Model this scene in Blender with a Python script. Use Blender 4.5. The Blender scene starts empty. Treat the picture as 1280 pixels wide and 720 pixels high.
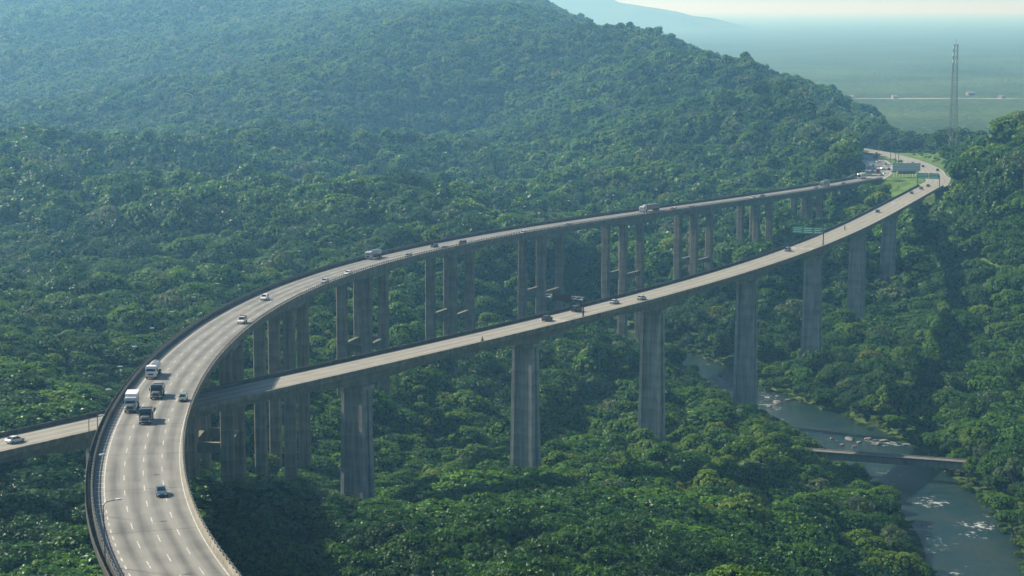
import bpy, bmesh, math, random
import numpy as np
from mathutils import Vector, Matrix

# ------------------------------------------------------------------ camera, sky, sun, exposure
SC = bpy.context.scene
COL = SC.collection
F = 2400.0                      # focal length in pixels of the 1280-wide photograph
TH = math.atan(350 / F)         # camera pitch below the horizon
ZC = 160.0                      # camera height above the river
cam = bpy.data.cameras.new('camera')
cam.sensor_width = 36.0
cam.lens = 36.0 * F / 1280.0
cam.clip_start = 1.0
cam.clip_end = 150000.0
camo = bpy.data.objects.new('camera', cam)
COL.objects.link(camo)
camo.location = (0, 0, ZC)
camo.rotation_euler = (math.pi / 2 - TH, 0, 0)
SC.camera = camo

SUN_AZ = math.radians(-62)      # from the view direction (+Y) towards the left
SUN_EL = math.radians(38)
world = bpy.data.worlds.new('World')
SC.world = world
world.use_nodes = True
wn = world.node_tree
bg = wn.nodes['Background']
sky = wn.nodes.new('ShaderNodeTexSky')
sky.sky_type = 'NISHITA'
sky.sun_disc = False
sky.sun_elevation = SUN_EL
sky.sun_rotation = SUN_AZ
sky.altitude = 100
sky.air_density = 1.0
sky.dust_density = 0.6
sky.ozone_density = 1.5
wn.links.new(sky.outputs[0], bg.inputs[0])
bg.inputs[1].default_value = 0.05

sun = bpy.data.lights.new('sun', 'SUN')
sun.energy = 5.0
sun.angle = math.radians(0.53)
sun.color = (1.0, 0.93, 0.78)
suno = bpy.data.objects.new('sun', sun)
COL.objects.link(suno)
to_sun = Vector((math.sin(SUN_AZ) * math.cos(SUN_EL), math.cos(SUN_AZ) * math.cos(SUN_EL), math.sin(SUN_EL)))
suno.rotation_euler = to_sun.to_track_quat('Z', 'Y').to_euler()
suno.location = (-200, 200, 400)

SC.view_settings.view_transform = 'Standard'
SC.view_settings.look = 'None'
SC.view_settings.gamma = 1.0
SC.view_settings.use_curve_mapping = False
SC.view_settings.exposure = 1.1
SC.render.engine = 'CYCLES'
cy = SC.cycles
cy.max_bounces = 8
cy.diffuse_bounces = 2
cy.glossy_bounces = 2
cy.transmission_bounces = 3
cy.transparent_max_bounces = 6
cy.volume_bounces = 4
cy.use_denoising = True

rnd = random.Random(7)
rng = np.random.default_rng(11)
PI = math.pi


# ------------------------------------------------------------------ materials
def mat(name, color, rough=0.6, spec=0.4, metal=0.0, var=0.0, scale=3.0, bump=0.0, bscale=None, color2=None):
    m = bpy.data.materials.new(name)
    m.use_nodes = True
    nt = m.node_tree
    b = nt.nodes['Principled BSDF']
    b.inputs['Roughness'].default_value = rough
    b.inputs['Specular IOR Level'].default_value = spec
    b.inputs['Metallic'].default_value = metal
    c = (*color, 1)
    b.inputs['Base Color'].default_value = c
    if var or color2:
        tc = nt.nodes.new('ShaderNodeTexCoord')
        n = nt.nodes.new('ShaderNodeTexNoise')
        n.inputs['Scale'].default_value = scale
        n.inputs['Detail'].default_value = 5
        nt.links.new(tc.outputs['Object'], n.inputs['Vector'])
        r = nt.nodes.new('ShaderNodeValToRGB')
        c2 = color2 or tuple(x * (1 - var) for x in color)
        r.color_ramp.elements[0].position = 0.35
        r.color_ramp.elements[1].position = 0.68
        r.color_ramp.elements[0].color = (*c2, 1)
        r.color_ramp.elements[1].color = c
        nt.links.new(n.outputs['Fac'], r.inputs[0])
        nt.links.new(r.outputs[0], b.inputs['Base Color'])
    if bump:
        tc2 = nt.nodes.new('ShaderNodeTexCoord')
        n2 = nt.nodes.new('ShaderNodeTexNoise')
        n2.inputs['Scale'].default_value = bscale or scale
        n2.inputs['Detail'].default_value = 6
        nt.links.new(tc2.outputs['Object'], n2.inputs['Vector'])
        bp = nt.nodes.new('ShaderNodeBump')
        bp.inputs['Strength'].default_value = bump
        nt.links.new(n2.outputs['Fac'], bp.inputs['Height'])
        nt.links.new(bp.outputs[0], b.inputs['Normal'])
    return m


def leaf_mat(name, dark, light, warm, transl=0.35):
    """Foliage: per-tree hue from Object Info, per-clump variation from noise, light through the leaves."""
    m = bpy.data.materials.new(name)
    m.use_nodes = True
    nt = m.node_tree
    N = nt.nodes
    L = nt.links
    N.clear()
    out = N.new('ShaderNodeOutputMaterial')
    oi = N.new('ShaderNodeObjectInfo')
    tc = N.new('ShaderNodeTexCoord')
    no = N.new('ShaderNodeTexNoise')
    no.inputs['Scale'].default_value = 0.9
    no.inputs['Detail'].default_value = 3
    L.new(tc.outputs['Object'], no.inputs['Vector'])
    ramp = N.new('ShaderNodeValToRGB')
    e = ramp.color_ramp.elements
    e[0].position = 0.0
    e[0].color = (*dark, 1)
    e[1].position = 0.86
    e[1].color = (*light, 1)
    ew = e.new(1.0)
    ew.color = (*warm, 1)
    L.new(oi.outputs['Random'], ramp.inputs[0])
    hsv = N.new('ShaderNodeHueSaturation')
    mr = N.new('ShaderNodeMapRange')
    mr.inputs['From Min'].default_value = 0.3
    mr.inputs['From Max'].default_value = 0.7
    mr.inputs['To Min'].default_value = 0.5
    mr.inputs['To Max'].default_value = 1.35
    L.new(no.outputs['Fac'], mr.inputs['Value'])
    L.new(mr.outputs[0], hsv.inputs['Value'])
    L.new(ramp.outputs[0], hsv.inputs['Color'])
    pb = N.new('ShaderNodeBsdfPrincipled')
    pb.inputs['Roughness'].default_value = 0.42
    pb.inputs['Specular IOR Level'].default_value = 0.15
    L.new(hsv.outputs[0], pb.inputs['Base Color'])
    tr = N.new('ShaderNodeBsdfTranslucent')
    h2 = N.new('ShaderNodeHueSaturation')
    h2.inputs['Hue'].default_value = 0.485
    h2.inputs['Saturation'].default_value = 1.1
    h2.inputs['Value'].default_value = 1.5
    L.new(hsv.outputs[0], h2.inputs['Color'])
    L.new(h2.outputs[0], tr.inputs['Color'])
    mx = N.new('ShaderNodeMixShader')
    mx.inputs[0].default_value = transl
    L.new(pb.outputs[0], mx.inputs[1])
    L.new(tr.outputs[0], mx.inputs[2])
    L.new(mx.outputs[0], out.inputs[0])
    return m


def concrete_mat(name, base, dark, streak=0.6, scale=0.25):
    """Weathered concrete with vertical run-off streaks and casting-lift lines."""
    m = bpy.data.materials.new(name)
    m.use_nodes = True
    nt = m.node_tree
    N = nt.nodes
    L = nt.links
    b = N['Principled BSDF']
    b.inputs['Roughness'].default_value = 0.85
    b.inputs['Specular IOR Level'].default_value = 0.2
    tc = N.new('ShaderNodeTexCoord')
    mp = N.new('ShaderNodeMapping')
    mp.inputs['Scale'].default_value = (1.0, 1.0, 0.06)
    L.new(tc.outputs['Object'], mp.inputs['Vector'])
    n1 = N.new('ShaderNodeTexNoise')
    n1.inputs['Scale'].default_value = 1.1
    n1.inputs['Detail'].default_value = 6
    L.new(mp.outputs[0], n1.inputs['Vector'])
    n2 = N.new('ShaderNodeTexNoise')
    n2.inputs['Scale'].default_value = scale
    n2.inputs['Detail'].default_value = 5
    L.new(tc.outputs['Object'], n2.inputs['Vector'])
    wv = N.new('ShaderNodeTexWave')
    wv.bands_direction = 'Z'
    wv.wave_profile = 'SAW'
    wv.inputs['Scale'].default_value = 0.08
    wv.inputs['Distortion'].default_value = 0.15
    L.new(tc.outputs['Object'], wv.inputs['Vector'])
    mul = N.new('ShaderNodeMath')
    mul.operation = 'MULTIPLY_ADD'
    mul.inputs[1].default_value = streak
    L.new(n1.outputs['Fac'], mul.inputs[0])
    mm = N.new('ShaderNodeMath')
    mm.operation = 'MULTIPLY'
    mm.inputs[1].default_value = 1 - streak
    L.new(n2.outputs['Fac'], mm.inputs[0])
    L.new(mm.outputs[0], mul.inputs[2])
    md = N.new('ShaderNodeMath')
    md.operation = 'MULTIPLY_ADD'
    md.inputs[1].default_value = -0.08
    L.new(wv.outputs['Fac'], md.inputs[0])
    L.new(mul.outputs[0], md.inputs[2])
    r = N.new('ShaderNodeValToRGB')
    r.color_ramp.elements[0].position = 0.33
    r.color_ramp.elements[1].position = 0.62
    r.color_ramp.elements[0].color = (*dark, 1)
    r.color_ramp.elements[1].color = (*base, 1)
    L.new(md.outputs[0], r.inputs[0])
    L.new(r.outputs[0], b.inputs['Base Color'])
    bp = N.new('ShaderNodeBump')
    bp.inputs['Strength'].default_value = 0.25
    L.new(n2.outputs['Fac'], bp.inputs['Height'])
    L.new(bp.outputs[0], b.inputs['Normal'])
    return m


def road_mat(name, base, dark, pale, lane0, lane_w):
    """Worn pavement. UV.x = metres across the road, UV.y = metres along it."""
    m = bpy.data.materials.new(name)
    m.use_nodes = True
    nt = m.node_tree
    N = nt.nodes
    L = nt.links
    b = N['Principled BSDF']
    b.inputs['Roughness'].default_value = 0.62
    b.inputs['Specular IOR Level'].default_value = 0.35
    uv = N.new('ShaderNodeUVMap')
    uv.uv_map = 'road'
    sep = N.new('ShaderNodeSeparateXYZ')
    L.new(uv.outputs[0], sep.inputs[0])

    def math_(op, a, bb=None, c=None):
        n = N.new('ShaderNodeMath')
        n.operation = op
        for i, v in enumerate((a, bb, c)):
            if v is None:
                continue
            if isinstance(v, (int, float)):
                n.inputs[i].default_value = v
            else:
                L.new(v, n.inputs[i])
        return n.outputs[0]
    # wheel tracks: dark oil line in the middle of each lane
    ph = math_('DIVIDE', math_('SUBTRACT', sep.outputs[0], lane0), lane_w)
    cs = math_('COSINE', math_('MULTIPLY', ph, 2 * PI))
    track = math_('MULTIPLY_ADD', cs, 0.5, 0.5)
    mp = N.new('ShaderNodeMapping')
    mp.inputs['Scale'].default_value = (0.9, 0.035, 1)
    L.new(uv.outputs[0], mp.inputs['Vector'])
    n1 = N.new('ShaderNodeTexNoise')
    n1.inputs['Scale'].default_value = 1.0
    n1.inputs['Detail'].default_value = 6
    L.new(mp.outputs[0], n1.inputs['Vector'])
    n2 = N.new('ShaderNodeTexNoise')
    n2.inputs['Scale'].default_value = 0.16
    n2.inputs['Detail'].default_value = 7
    L.new(uv.outputs[0], n2.inputs['Vector'])
    # slab joints every 30 m
    fr = math_('FRACT', math_('DIVIDE', sep.outputs[1], 30.0))
    joint = math_('LESS_THAN', fr, 0.014)
    v = math_('ADD', math_('MULTIPLY', n1.outputs['Fac'], 0.75), math_('MULTIPLY', n2.outputs['Fac'], 0.55))
    v = math_('ADD', v, math_('MULTIPLY', track, 0.34))
    v = math_('SUBTRACT', v, math_('MULTIPLY', joint, 0.28))
    r = N.new('ShaderNodeValToRGB')
    e = r.color_ramp.elements
    e[0].position = 0.42
    e[0].color = (*dark, 1)
    e[1].position = 0.98
    e[1].color = (*pale, 1)
    em = e.new(0.70)
    em.color = (*base, 1)
    L.new(v, r.inputs[0])
    L.new(r.outputs[0], b.inputs['Base Color'])
    return m


M = {}
M['leaf'] = leaf_mat('leaf_mid', (0.026, 0.088, 0.008), (0.082, 0.190, 0.012), (0.11, 0.18, 0.018), 0.30)
M['leaf_dark'] = leaf_mat('leaf_dark', (0.014, 0.050, 0.008), (0.042, 0.115, 0.010), (0.055, 0.12, 0.015), 0.26)
M['leaf_yellow'] = leaf_mat('leaf_yellow', (0.055, 0.140, 0.009), (0.115, 0.205, 0.014), (0.15, 0.18, 0.025), 0.36)
M['leaf_silver'] = leaf_mat('leaf_silver', (0.060, 0.105, 0.040), (0.115, 0.165, 0.065), (0.14, 0.17, 0.08), 0.33)
LEAVES = ['leaf', 'leaf_dark', 'leaf_yellow', 'leaf_silver']
M['core'] = mat('crown_core_shade', (0.010, 0.026, 0.006), 1.0, 0.0, color2=(0.005, 0.014, 0.004), scale=0.8)  # dark crown filler: shade in the leaf gaps put into the colour
M['bark'] = mat('bark', (0.16, 0.13, 0.10), 0.9, 0.1, var=0.5, scale=2.0)
M['soil'] = mat('soil', (0.030, 0.045, 0.016), 0.95, 0.05, color2=(0.014, 0.022, 0.008), scale=0.12)
M['grass'] = mat('grass', (0.095, 0.155, 0.028), 0.9, 0.1, color2=(0.035, 0.075, 0.016), scale=0.16)
M['pier'] = concrete_mat('pier_concrete', (0.25, 0.222, 0.18), (0.11, 0.098, 0.078))
M['tie'] = concrete_mat('tie_concrete_dark', (0.16, 0.15, 0.11), (0.07, 0.075, 0.05))  # darker concrete for the tie beams
M['pier2'] = concrete_mat('pier_concrete_grey', (0.37, 0.38, 0.37), (0.20, 0.205, 0.195))
M['girder'] = concrete_mat('girder_concrete', (0.25, 0.248, 0.23), (0.14, 0.137, 0.127), 0.5)
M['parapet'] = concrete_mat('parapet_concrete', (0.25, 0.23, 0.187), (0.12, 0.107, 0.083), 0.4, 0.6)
M['parapet_shade'] = concrete_mat('parapet_shade_tone', (0.08, 0.078, 0.07), (0.03, 0.03, 0.028), 0.4, 0.6)  # parapet concrete darkened: shade on the left side put into the colour
M['rail'] = mat('rail_metal', (0.10, 0.105, 0.11), 0.6, 0.4, 0.3, var=0.3)
M['road'] = road_mat('road_concrete', (0.112, 0.109, 0.097), (0.050, 0.048, 0.043), (0.175, 0.17, 0.15), -5.8, 3.27)
M['road2'] = road_mat('road_concrete_pale', (0.175, 0.166, 0.14), (0.113, 0.107, 0.091), (0.215, 0.205, 0.172), -5.4, 3.5)
M['paint'] = mat('road_paint', (0.50, 0.49, 0.46), 0.6, 0.3, color2=(0.27, 0.255, 0.23), scale=1.5)
M['metal'] = mat('galvanised_metal', (0.36, 0.37, 0.38), 0.5, 0.5, 0.6, var=0.25)
M['pole'] = mat('pole_metal', (0.06, 0.063, 0.066), 0.55, 0.4, 0.4, var=0.2)
M['lamp'] = mat('lamp_glass', (0.65, 0.66, 0.64), 0.25, 0.5)
M['green_sign'] = mat('green_sign', (0.015, 0.34, 0.20), 0.45, 0.4, var=0.15, scale=0.7)
M['dark_sign'] = mat('dark_sign', (0.014, 0.015, 0.017), 0.4, 0.4)
M['white'] = mat('white_print', (0.8, 0.8, 0.78), 0.5, 0.3)
M['board'] = mat('board_blue_grey', (0.48, 0.56, 0.60), 0.6, 0.3, var=0.12, scale=0.3)
M['board_red'] = mat('board_red', (0.26, 0.07, 0.07), 0.6, 0.3)
M['rock'] = mat('river_rock', (0.17, 0.16, 0.14), 0.85, 0.2, var=0.5, scale=1.0, bump=0.5, bscale=2)
M['sand'] = mat('sand', (0.11, 0.10, 0.06), 0.95, 0.1, color2=(0.035, 0.055, 0.02), scale=0.35)
M['tyre'] = mat('tyre_rubber', (0.018, 0.018, 0.019), 0.85, 0.2)
M['glass'] = mat('window_glass', (0.015, 0.02, 0.026), 0.08, 0.6)
M['head'] = mat('headlight_glass', (0.75, 0.76, 0.74), 0.15, 0.6)
M['tail'] = mat('tail_light', (0.35, 0.02, 0.015), 0.3, 0.5)
M['black'] = mat('black_trim', (0.02, 0.02, 0.022), 0.6, 0.3)
M['skin'] = mat('skin', (0.40, 0.24, 0.17), 0.6, 0.3)
M['cloth'] = mat('dark_cloth', (0.025, 0.027, 0.032), 0.9, 0.1)
_paint = {}


def car_paint(c, metal=0.2):
    if c not in _paint:
        m = mat('vehicle_paint', c, 0.28, 0.5, metal, var=0.08, scale=1.2)
        _paint[c] = m
    return _paint[c]


def water_mat():
    m = bpy.data.materials.new('river_water')
    m.use_nodes = True
    nt = m.node_tree
    N = nt.nodes
    L = nt.links
    b = N['Principled BSDF']
    b.inputs['Specular IOR Level'].default_value = 0.5
    tc = N.new('ShaderNodeTexCoord')
    uv = N.new('ShaderNodeUVMap')
    uv.uv_map = 'road'
    n1 = N.new('ShaderNodeTexNoise')
    n1.inputs['Scale'].default_value = 0.42
    n1.inputs['Detail'].default_value = 8
    n1.inputs['Roughness'].default_value = 0.7
    L.new(tc.outputs['Object'], n1.inputs['Vector'])
    n3 = N.new('ShaderNodeTexNoise')
    n3.inputs['Scale'].default_value = 0.045
    n3.inputs['Detail'].default_value = 3
    L.new(tc.outputs['Object'], n3.inputs['Vector'])
    mul = N.new('ShaderNodeMath')
    mul.operation = 'MULTIPLY'
    L.new(n1.outputs['Fac'], mul.inputs[0])
    L.new(n3.outputs['Fac'], mul.inputs[1])
    foam = N.new('ShaderNodeValToRGB')
    foam.color_ramp.elements[0].position = 0.325
    foam.color_ramp.elements[1].position = 0.50
    foam.color_ramp.elements[0].color = (0, 0, 0, 1)
    foam.color_ramp.elements[1].color = (1, 1, 1, 1)
    L.new(mul.outputs[0], foam.inputs[0])
    n2 = N.new('ShaderNodeTexNoise')
    n2.inputs['Scale'].default_value = 0.06
    n2.inputs['Detail'].default_value = 4
    L.new(tc.outputs['Object'], n2.inputs['Vector'])
    deep = N.new('ShaderNodeValToRGB')
    deep.color_ramp.elements[0].position = 0.38
    deep.color_ramp.elements[1].position = 0.66
    deep.color_ramp.elements[0].color = (0.008, 0.026, 0.028, 1)
    deep.color_ramp.elements[1].color = (0.022, 0.034, 0.026, 1)
    L.new(n2.outputs['Fac'], deep.inputs[0])
    mx = N.new('ShaderNodeMix')
    mx.data_type = 'RGBA'
    L.new(foam.outputs[0], mx.inputs[0])
    L.new(deep.outputs[0], mx.inputs[6])
    mx.inputs[7].default_value = (0.7, 0.73, 0.73, 1)
    L.new(mx.outputs[2], b.inputs['Base Color'])
    mr = N.new('ShaderNodeMapRange')
    mr.inputs['To Min'].default_value = 0.12
    mr.inputs['To Max'].default_value = 0.8
    L.new(foam.outputs[0], mr.inputs['Value'])
    L.new(mr.outputs[0], b.inputs['Roughness'])
    bp = N.new('ShaderNodeBump')
    bp.inputs['Strength'].default_value = 0.8
    bp.inputs['Distance'].default_value = 0.8
    L.new(n1.outputs['Fac'], bp.inputs['Height'])
    L.new(bp.outputs[0], b.inputs['Normal'])
    return m


M['water'] = water_mat()


def terrain_mat():
    m = bpy.data.materials.new('forest_floor_and_plain')
    m.use_nodes = True
    nt = m.node_tree
    N = nt.nodes
    L = nt.links
    b = N['Principled BSDF']
    b.inputs['Roughness'].default_value = 0.95
    b.inputs['Specular IOR Level'].default_value = 0.05
    tc = N.new('ShaderNodeTexCoord')
    n1 = N.new('ShaderNodeTexNoise')
    n1.inputs['Scale'].default_value = 0.11
    n1.inputs['Detail'].default_value = 6
    L.new(tc.outputs['Object'], n1.inputs['Vector'])
    n2 = N.new('ShaderNodeTexNoise')
    n2.inputs['Scale'].default_value = 0.0035
    n2.inputs['Detail'].default_value = 5
    L.new(tc.outputs['Object'], n2.inputs['Vector'])
    a = N.new('ShaderNodeMath')
    a.operation = 'MULTIPLY_ADD'
    a.inputs[1].default_value = 0.6
    L.new(n1.outputs['Fac'], a.inputs[0])
    c = N.new('ShaderNodeMath')
    c.operation = 'MULTIPLY'
    c.inputs[1].default_value = 0.5
    L.new(n2.outputs['Fac'], c.inputs[0])
    L.new(c.outputs[0], a.inputs[2])
    r = N.new('ShaderNodeValToRGB')
    e = r.color_ramp.elements
    e[0].position = 0.40
    e[0].color = (0.016, 0.032, 0.012, 1)
    e[1].position = 0.70
    e[1].color = (0.075, 0.110, 0.030, 1)
    L.new(a.outputs[0], r.inputs[0])
    L.new(r.outputs[0], b.inputs['Base Color'])
    bp = N.new('ShaderNodeBump')
    bp.inputs['Strength'].default_value = 1.0
    bp.inputs['Distance'].default_value = 6.0
    L.new(n1.outputs['Fac'], bp.inputs['Height'])
    L.new(bp.outputs[0], b.inputs['Normal'])
    return m


M['terrain'] = terrain_mat()


# ------------------------------------------------------------------ mesh helpers
class MB:
    def __init__(s):
        s.v, s.f, s.uv = [], [], []

    def add(s, verts, faces):
        o = len(s.v)
        s.v += [tuple(p) for p in verts]
        s.f += [tuple(i + o for i in fc) for fc in faces]
        return s

    def box(s, x0, x1, y0, y1, z0, z1, m=None):
        vs = [Vector((x, y, z)) for z in (z0, z1) for y in (y0, y1) for x in (x0, x1)]
        if m is not None:
            vs = [m @ p for p in vs]
        return s.add(vs, [(0, 2, 3, 1), (4, 5, 7, 6), (0, 1, 5, 4), (2, 6, 7, 3), (0, 4, 6, 2), (1, 3, 7, 5)])

    def bar(s, a, b, r, n=6, r2=None):
        a, b = Vector(a), Vector(b)
        d = (b - a).normalized()
        q = d.to_track_quat('Z', 'Y')
        r2 = r if r2 is None else r2
        vs = []
        for p, rr in ((a, r), (b, r2)):
            for k in range(n):
                t = 2 * PI * k / n
                vs.append(p + q @ Vector((rr * math.cos(t), rr * math.sin(t), 0)))
        fs = [(k, (k + 1) % n, n + (k + 1) % n, n + k) for k in range(n)]
        fs += [tuple(range(n - 1, -1, -1)), tuple(range(n, 2 * n))]
        return s.add(vs, fs)

    def loft(s, rings, cap=True):
        n = len(rings[0])
        vs = [p for r in rings for p in r]
        fs = []
        for i in range(len(rings) - 1):
            for k in range(n):
                k2 = (k + 1) % n
                fs.append((i * n + k, i * n + k2, (i + 1) * n + k2, (i + 1) * n + k))
        if cap:
            fs.append(tuple(range(n - 1, -1, -1)))
            fs.append(tuple(range((len(rings) - 1) * n, len(rings) * n)))
        return s.add(vs, fs)

    def mesh(s, name, material):
        me = bpy.data.meshes.new(name)
        me.from_pydata(s.v, [], s.f)
        me.update()
        bm = bmesh.new()
        bm.from_mesh(me)
        bmesh.ops.recalc_face_normals(bm, faces=bm.faces)
        bm.to_mesh(me)
        bm.free()
        if material:
            me.materials.append(material)
        return me

    def build(s, name, material, parent=None, smooth=False):
        me = s.mesh(name, material)
        if smooth:
            me.polygons.foreach_set('use_smooth', [True] * len(me.polygons))
        return link(name, me, parent)


def link(name, data, parent=None):
    o = bpy.data.objects.new(name, data)
    COL.objects.link(o)
    if parent:
        o.parent = parent
    return o


def tag(o, label=None, cat=None, group=None, kind=None):
    if label:
        o['label'] = label
    if cat:
        o['category'] = cat
    if group:
        o['group'] = group
    if kind:
        o['kind'] = kind
    return o


def thing(name, label, cat, loc=(0, 0, 0), rz=0, group=None):
    o = link(name, None)
    o.empty_display_size = 1.0
    o.location = loc
    o.rotation_euler = (0, 0, rz)
    return tag(o, label, cat, group)


def copy_tree(o, parent=None):
    c = o.copy()
    COL.objects.link(c)
    c.parent = parent
    for ch in o.children:
        copy_tree(ch, c)
    return c


# ------------------------------------------------------------------ pixel <-> world
def ray(u, v):
    x = (u - 640) / F
    y = (360 - v) / F
    return np.array([x, y * math.sin(TH) + math.cos(TH), y * math.cos(TH) - math.sin(TH)])


def at_depth(u, v, D):
    d = ray(u, v)
    p = d * (D / d[1])
    return np.array([p[0], p[1], ZC + p[2]])


def at_z(u, v, z):
    d = ray(u, v)
    t = (z - ZC) / d[2]
    return np.array([d[0] * t, d[1] * t, z])


def on_plane(u, v, a, b):
    d = ray(u, v)
    t = a / (-d[2] - b * d[1])
    return np.array([d[0] * t, d[1] * t, ZC + d[2] * t])


def project(P):
    P = np.atleast_2d(P)
    z = P[:, 2] - ZC
    fw = P[:, 1] * math.cos(TH) - z * math.sin(TH)
    up = P[:, 1] * math.sin(TH) + z * math.cos(TH)
    return np.stack([640 + F * P[:, 0] / fw, 360 - F * up / fw], 1)


# ------------------------------------------------------------------ the two carriageways
UA, UB = 70.0, 0.031            # upper deck: metres below the camera = UA + UB * depth
LA, LB = 84.8, 0.019            # lower deck
CU = [50.89, -31.37, -111.349, -7.024, 205.784, 156.796, -47.15]
CL = [-35.235, 65.981, 17.118, -108.575, 253.757, 74.919]


def polyx(c, D, lo, hi):
    D = np.asarray(D, float)
    Dc = np.clip(D, lo, hi)
    x = np.polyval(c, (Dc - 700) / 500)
    dc = np.polyder(c)
    sl = np.polyval(dc, (Dc - 700) / 500) / 500
    return x + sl * (D - Dc)


class Path:
    def __init__(s, c, a, b, lo, hi, d0, d1):
        D = np.linspace(d0, d1, 3000)
        X = polyx(c, D, lo, hi)
        P = np.stack([X, D, ZC - (a + b * D)], 1)
        sl = np.r_[0, np.cumsum(np.hypot(np.diff(X), np.diff(D)))]
        s.len = sl[-1]
        s.S = np.arange(0, s.len, 2.0)
        s.P = np.stack([np.interp(s.S, sl, P[:, k]) for k in range(3)], 1)
        t = np.gradient(s.P, axis=0)
        s.T = t / np.linalg.norm(t, axis=1)[:, None]
        h = s.T[:, :2] / np.linalg.norm(s.T[:, :2], axis=1)[:, None]
        s.N = np.stack([h[:, 1], -h[:, 0], np.zeros(len(h))], 1)     # to the right, going away
        s.a, s.b = a, b

    def s_of_D(s, D):
        return float(np.interp(D, s.P[:, 1], s.S))

    def frame(s, sv):
        f = lambda A: np.array([np.interp(sv, s.S, A[:, k]) for k in range(3)])
        p, t, n = f(s.P), f(s.T), f(s.N)
        return p, t / np.linalg.norm(t), n / np.linalg.norm(n)

    def pt(s, sv, off, dz=0.0):
        p, t, n = s.frame(sv)
        q = p + n * off
        q[2] += dz
        return q


WU, WL = 15.9, 14.7
PU = Path(CU, UA, UB, 262, 1215, 170, 1230)
PL = Path(CL, LA, LB, 412, 1140, 330, 1165)


def sweep(path, prof, s0=None, s1=None, closed=True, step=1):
    """prof(s) -> list of (offset, dz). Returns an MB."""
    mb = MB()
    idx = [i for i in range(0, len(path.S), step) if (s0 is None or path.S[i] >= s0) and (s1 is None or path.S[i] <= s1)]
    rings = []
    for i in idx:
        rings.append([path.P[i] + path.N[i] * o + np.array([0, 0, z]) for o, z in prof(path.S[i])])
    n = len(rings[0])
    vs = [tuple(p) for r in rings for p in r]
    fs = []
    for i in range(len(rings) - 1):
        for k in range(n if closed else n - 1):
            k2 = (k + 1) % n
            fs.append((i * n + k, (i + 1) * n + k, (i + 1) * n + k2, i * n + k2))
    if closed:
        fs.append(tuple(range(n)))
        fs.append(tuple(range((len(rings) - 1) * n + n - 1, (len(rings) - 1) * n - 1, -1)))
    mb.add(vs, fs)
    return mb


def ribbon(name, pts, nrm, S, o0, o1, dz, material, parent=None, ncols=1):
    """A flat strip with UV (metres across, metres along)."""
    vs, fs, uvs = [], [], []
    m = ncols + 1
    offs = [o0 + (o1 - o0) * k / ncols for k in range(m)]
    for i in range(len(pts)):
        for o in offs:
            p = pts[i] + nrm[i] * o
            vs.append((p[0], p[1], p[2] + dz))
            uvs.append((o, S[i]))
    for i in range(len(pts) - 1):
        for k in range(ncols):
            fs.append((i * m + k, i * m + k + 1, (i + 1) * m + k + 1, (i + 1) * m + k))
    me = bpy.data.meshes.new(name)
    me.from_pydata(vs, [], fs)
    ul = me.uv_layers.new(name='road')
    li = np.zeros(len(me.loops), dtype=np.int32)
    me.loops.foreach_get('vertex_index', li)
    ul.data.foreach_set('uv', np.array(uvs, dtype=np.float32)[li].ravel())
    me.materials.append(material)
    me.update()
    return link(name, me, parent)


def dashes(name, path, off, s0, s1, period, length, width, parent, material, dz=0.018, phase=0.0):
    mb = MB()
    sv = s0 + phase
    while sv + length < s1:
        k = max(1, int(length / 2))
        row = []
        for j in range(k + 1):
            a = sv + length * j / k
            row.append((path.pt(a, off - width / 2, dz), path.pt(a, off + width / 2, dz)))
        for j in range(k):
            mb.add([row[j][0], row[j][1], row[j + 1][1], row[j + 1][0]], [(0, 1, 2, 3)])
        sv += period
    o = mb.build(name, material, parent)
    return tag(o, kind='stuff')


# ------------------------------------------------------------------ terrain from control points
TREE_H = 13.5
ctl = []


def cp(u, v, D, sub=TREE_H):
    if D > 1100 and v < 260:                       # the hill stands back, more so towards the left
        D = 1100 + (D - 1100) * (1.0 + 2.3 * min(1.0, max(0.0, (1090 - u) / 450)))
    p = at_depth(u, v, D)
    ctl.append((p[0], p[1], p[2] - sub - (4.0 if D < 570 and v > 560 and u < 250 else 1.5 if D < 570 and v > 560 else 0.0)))


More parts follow.
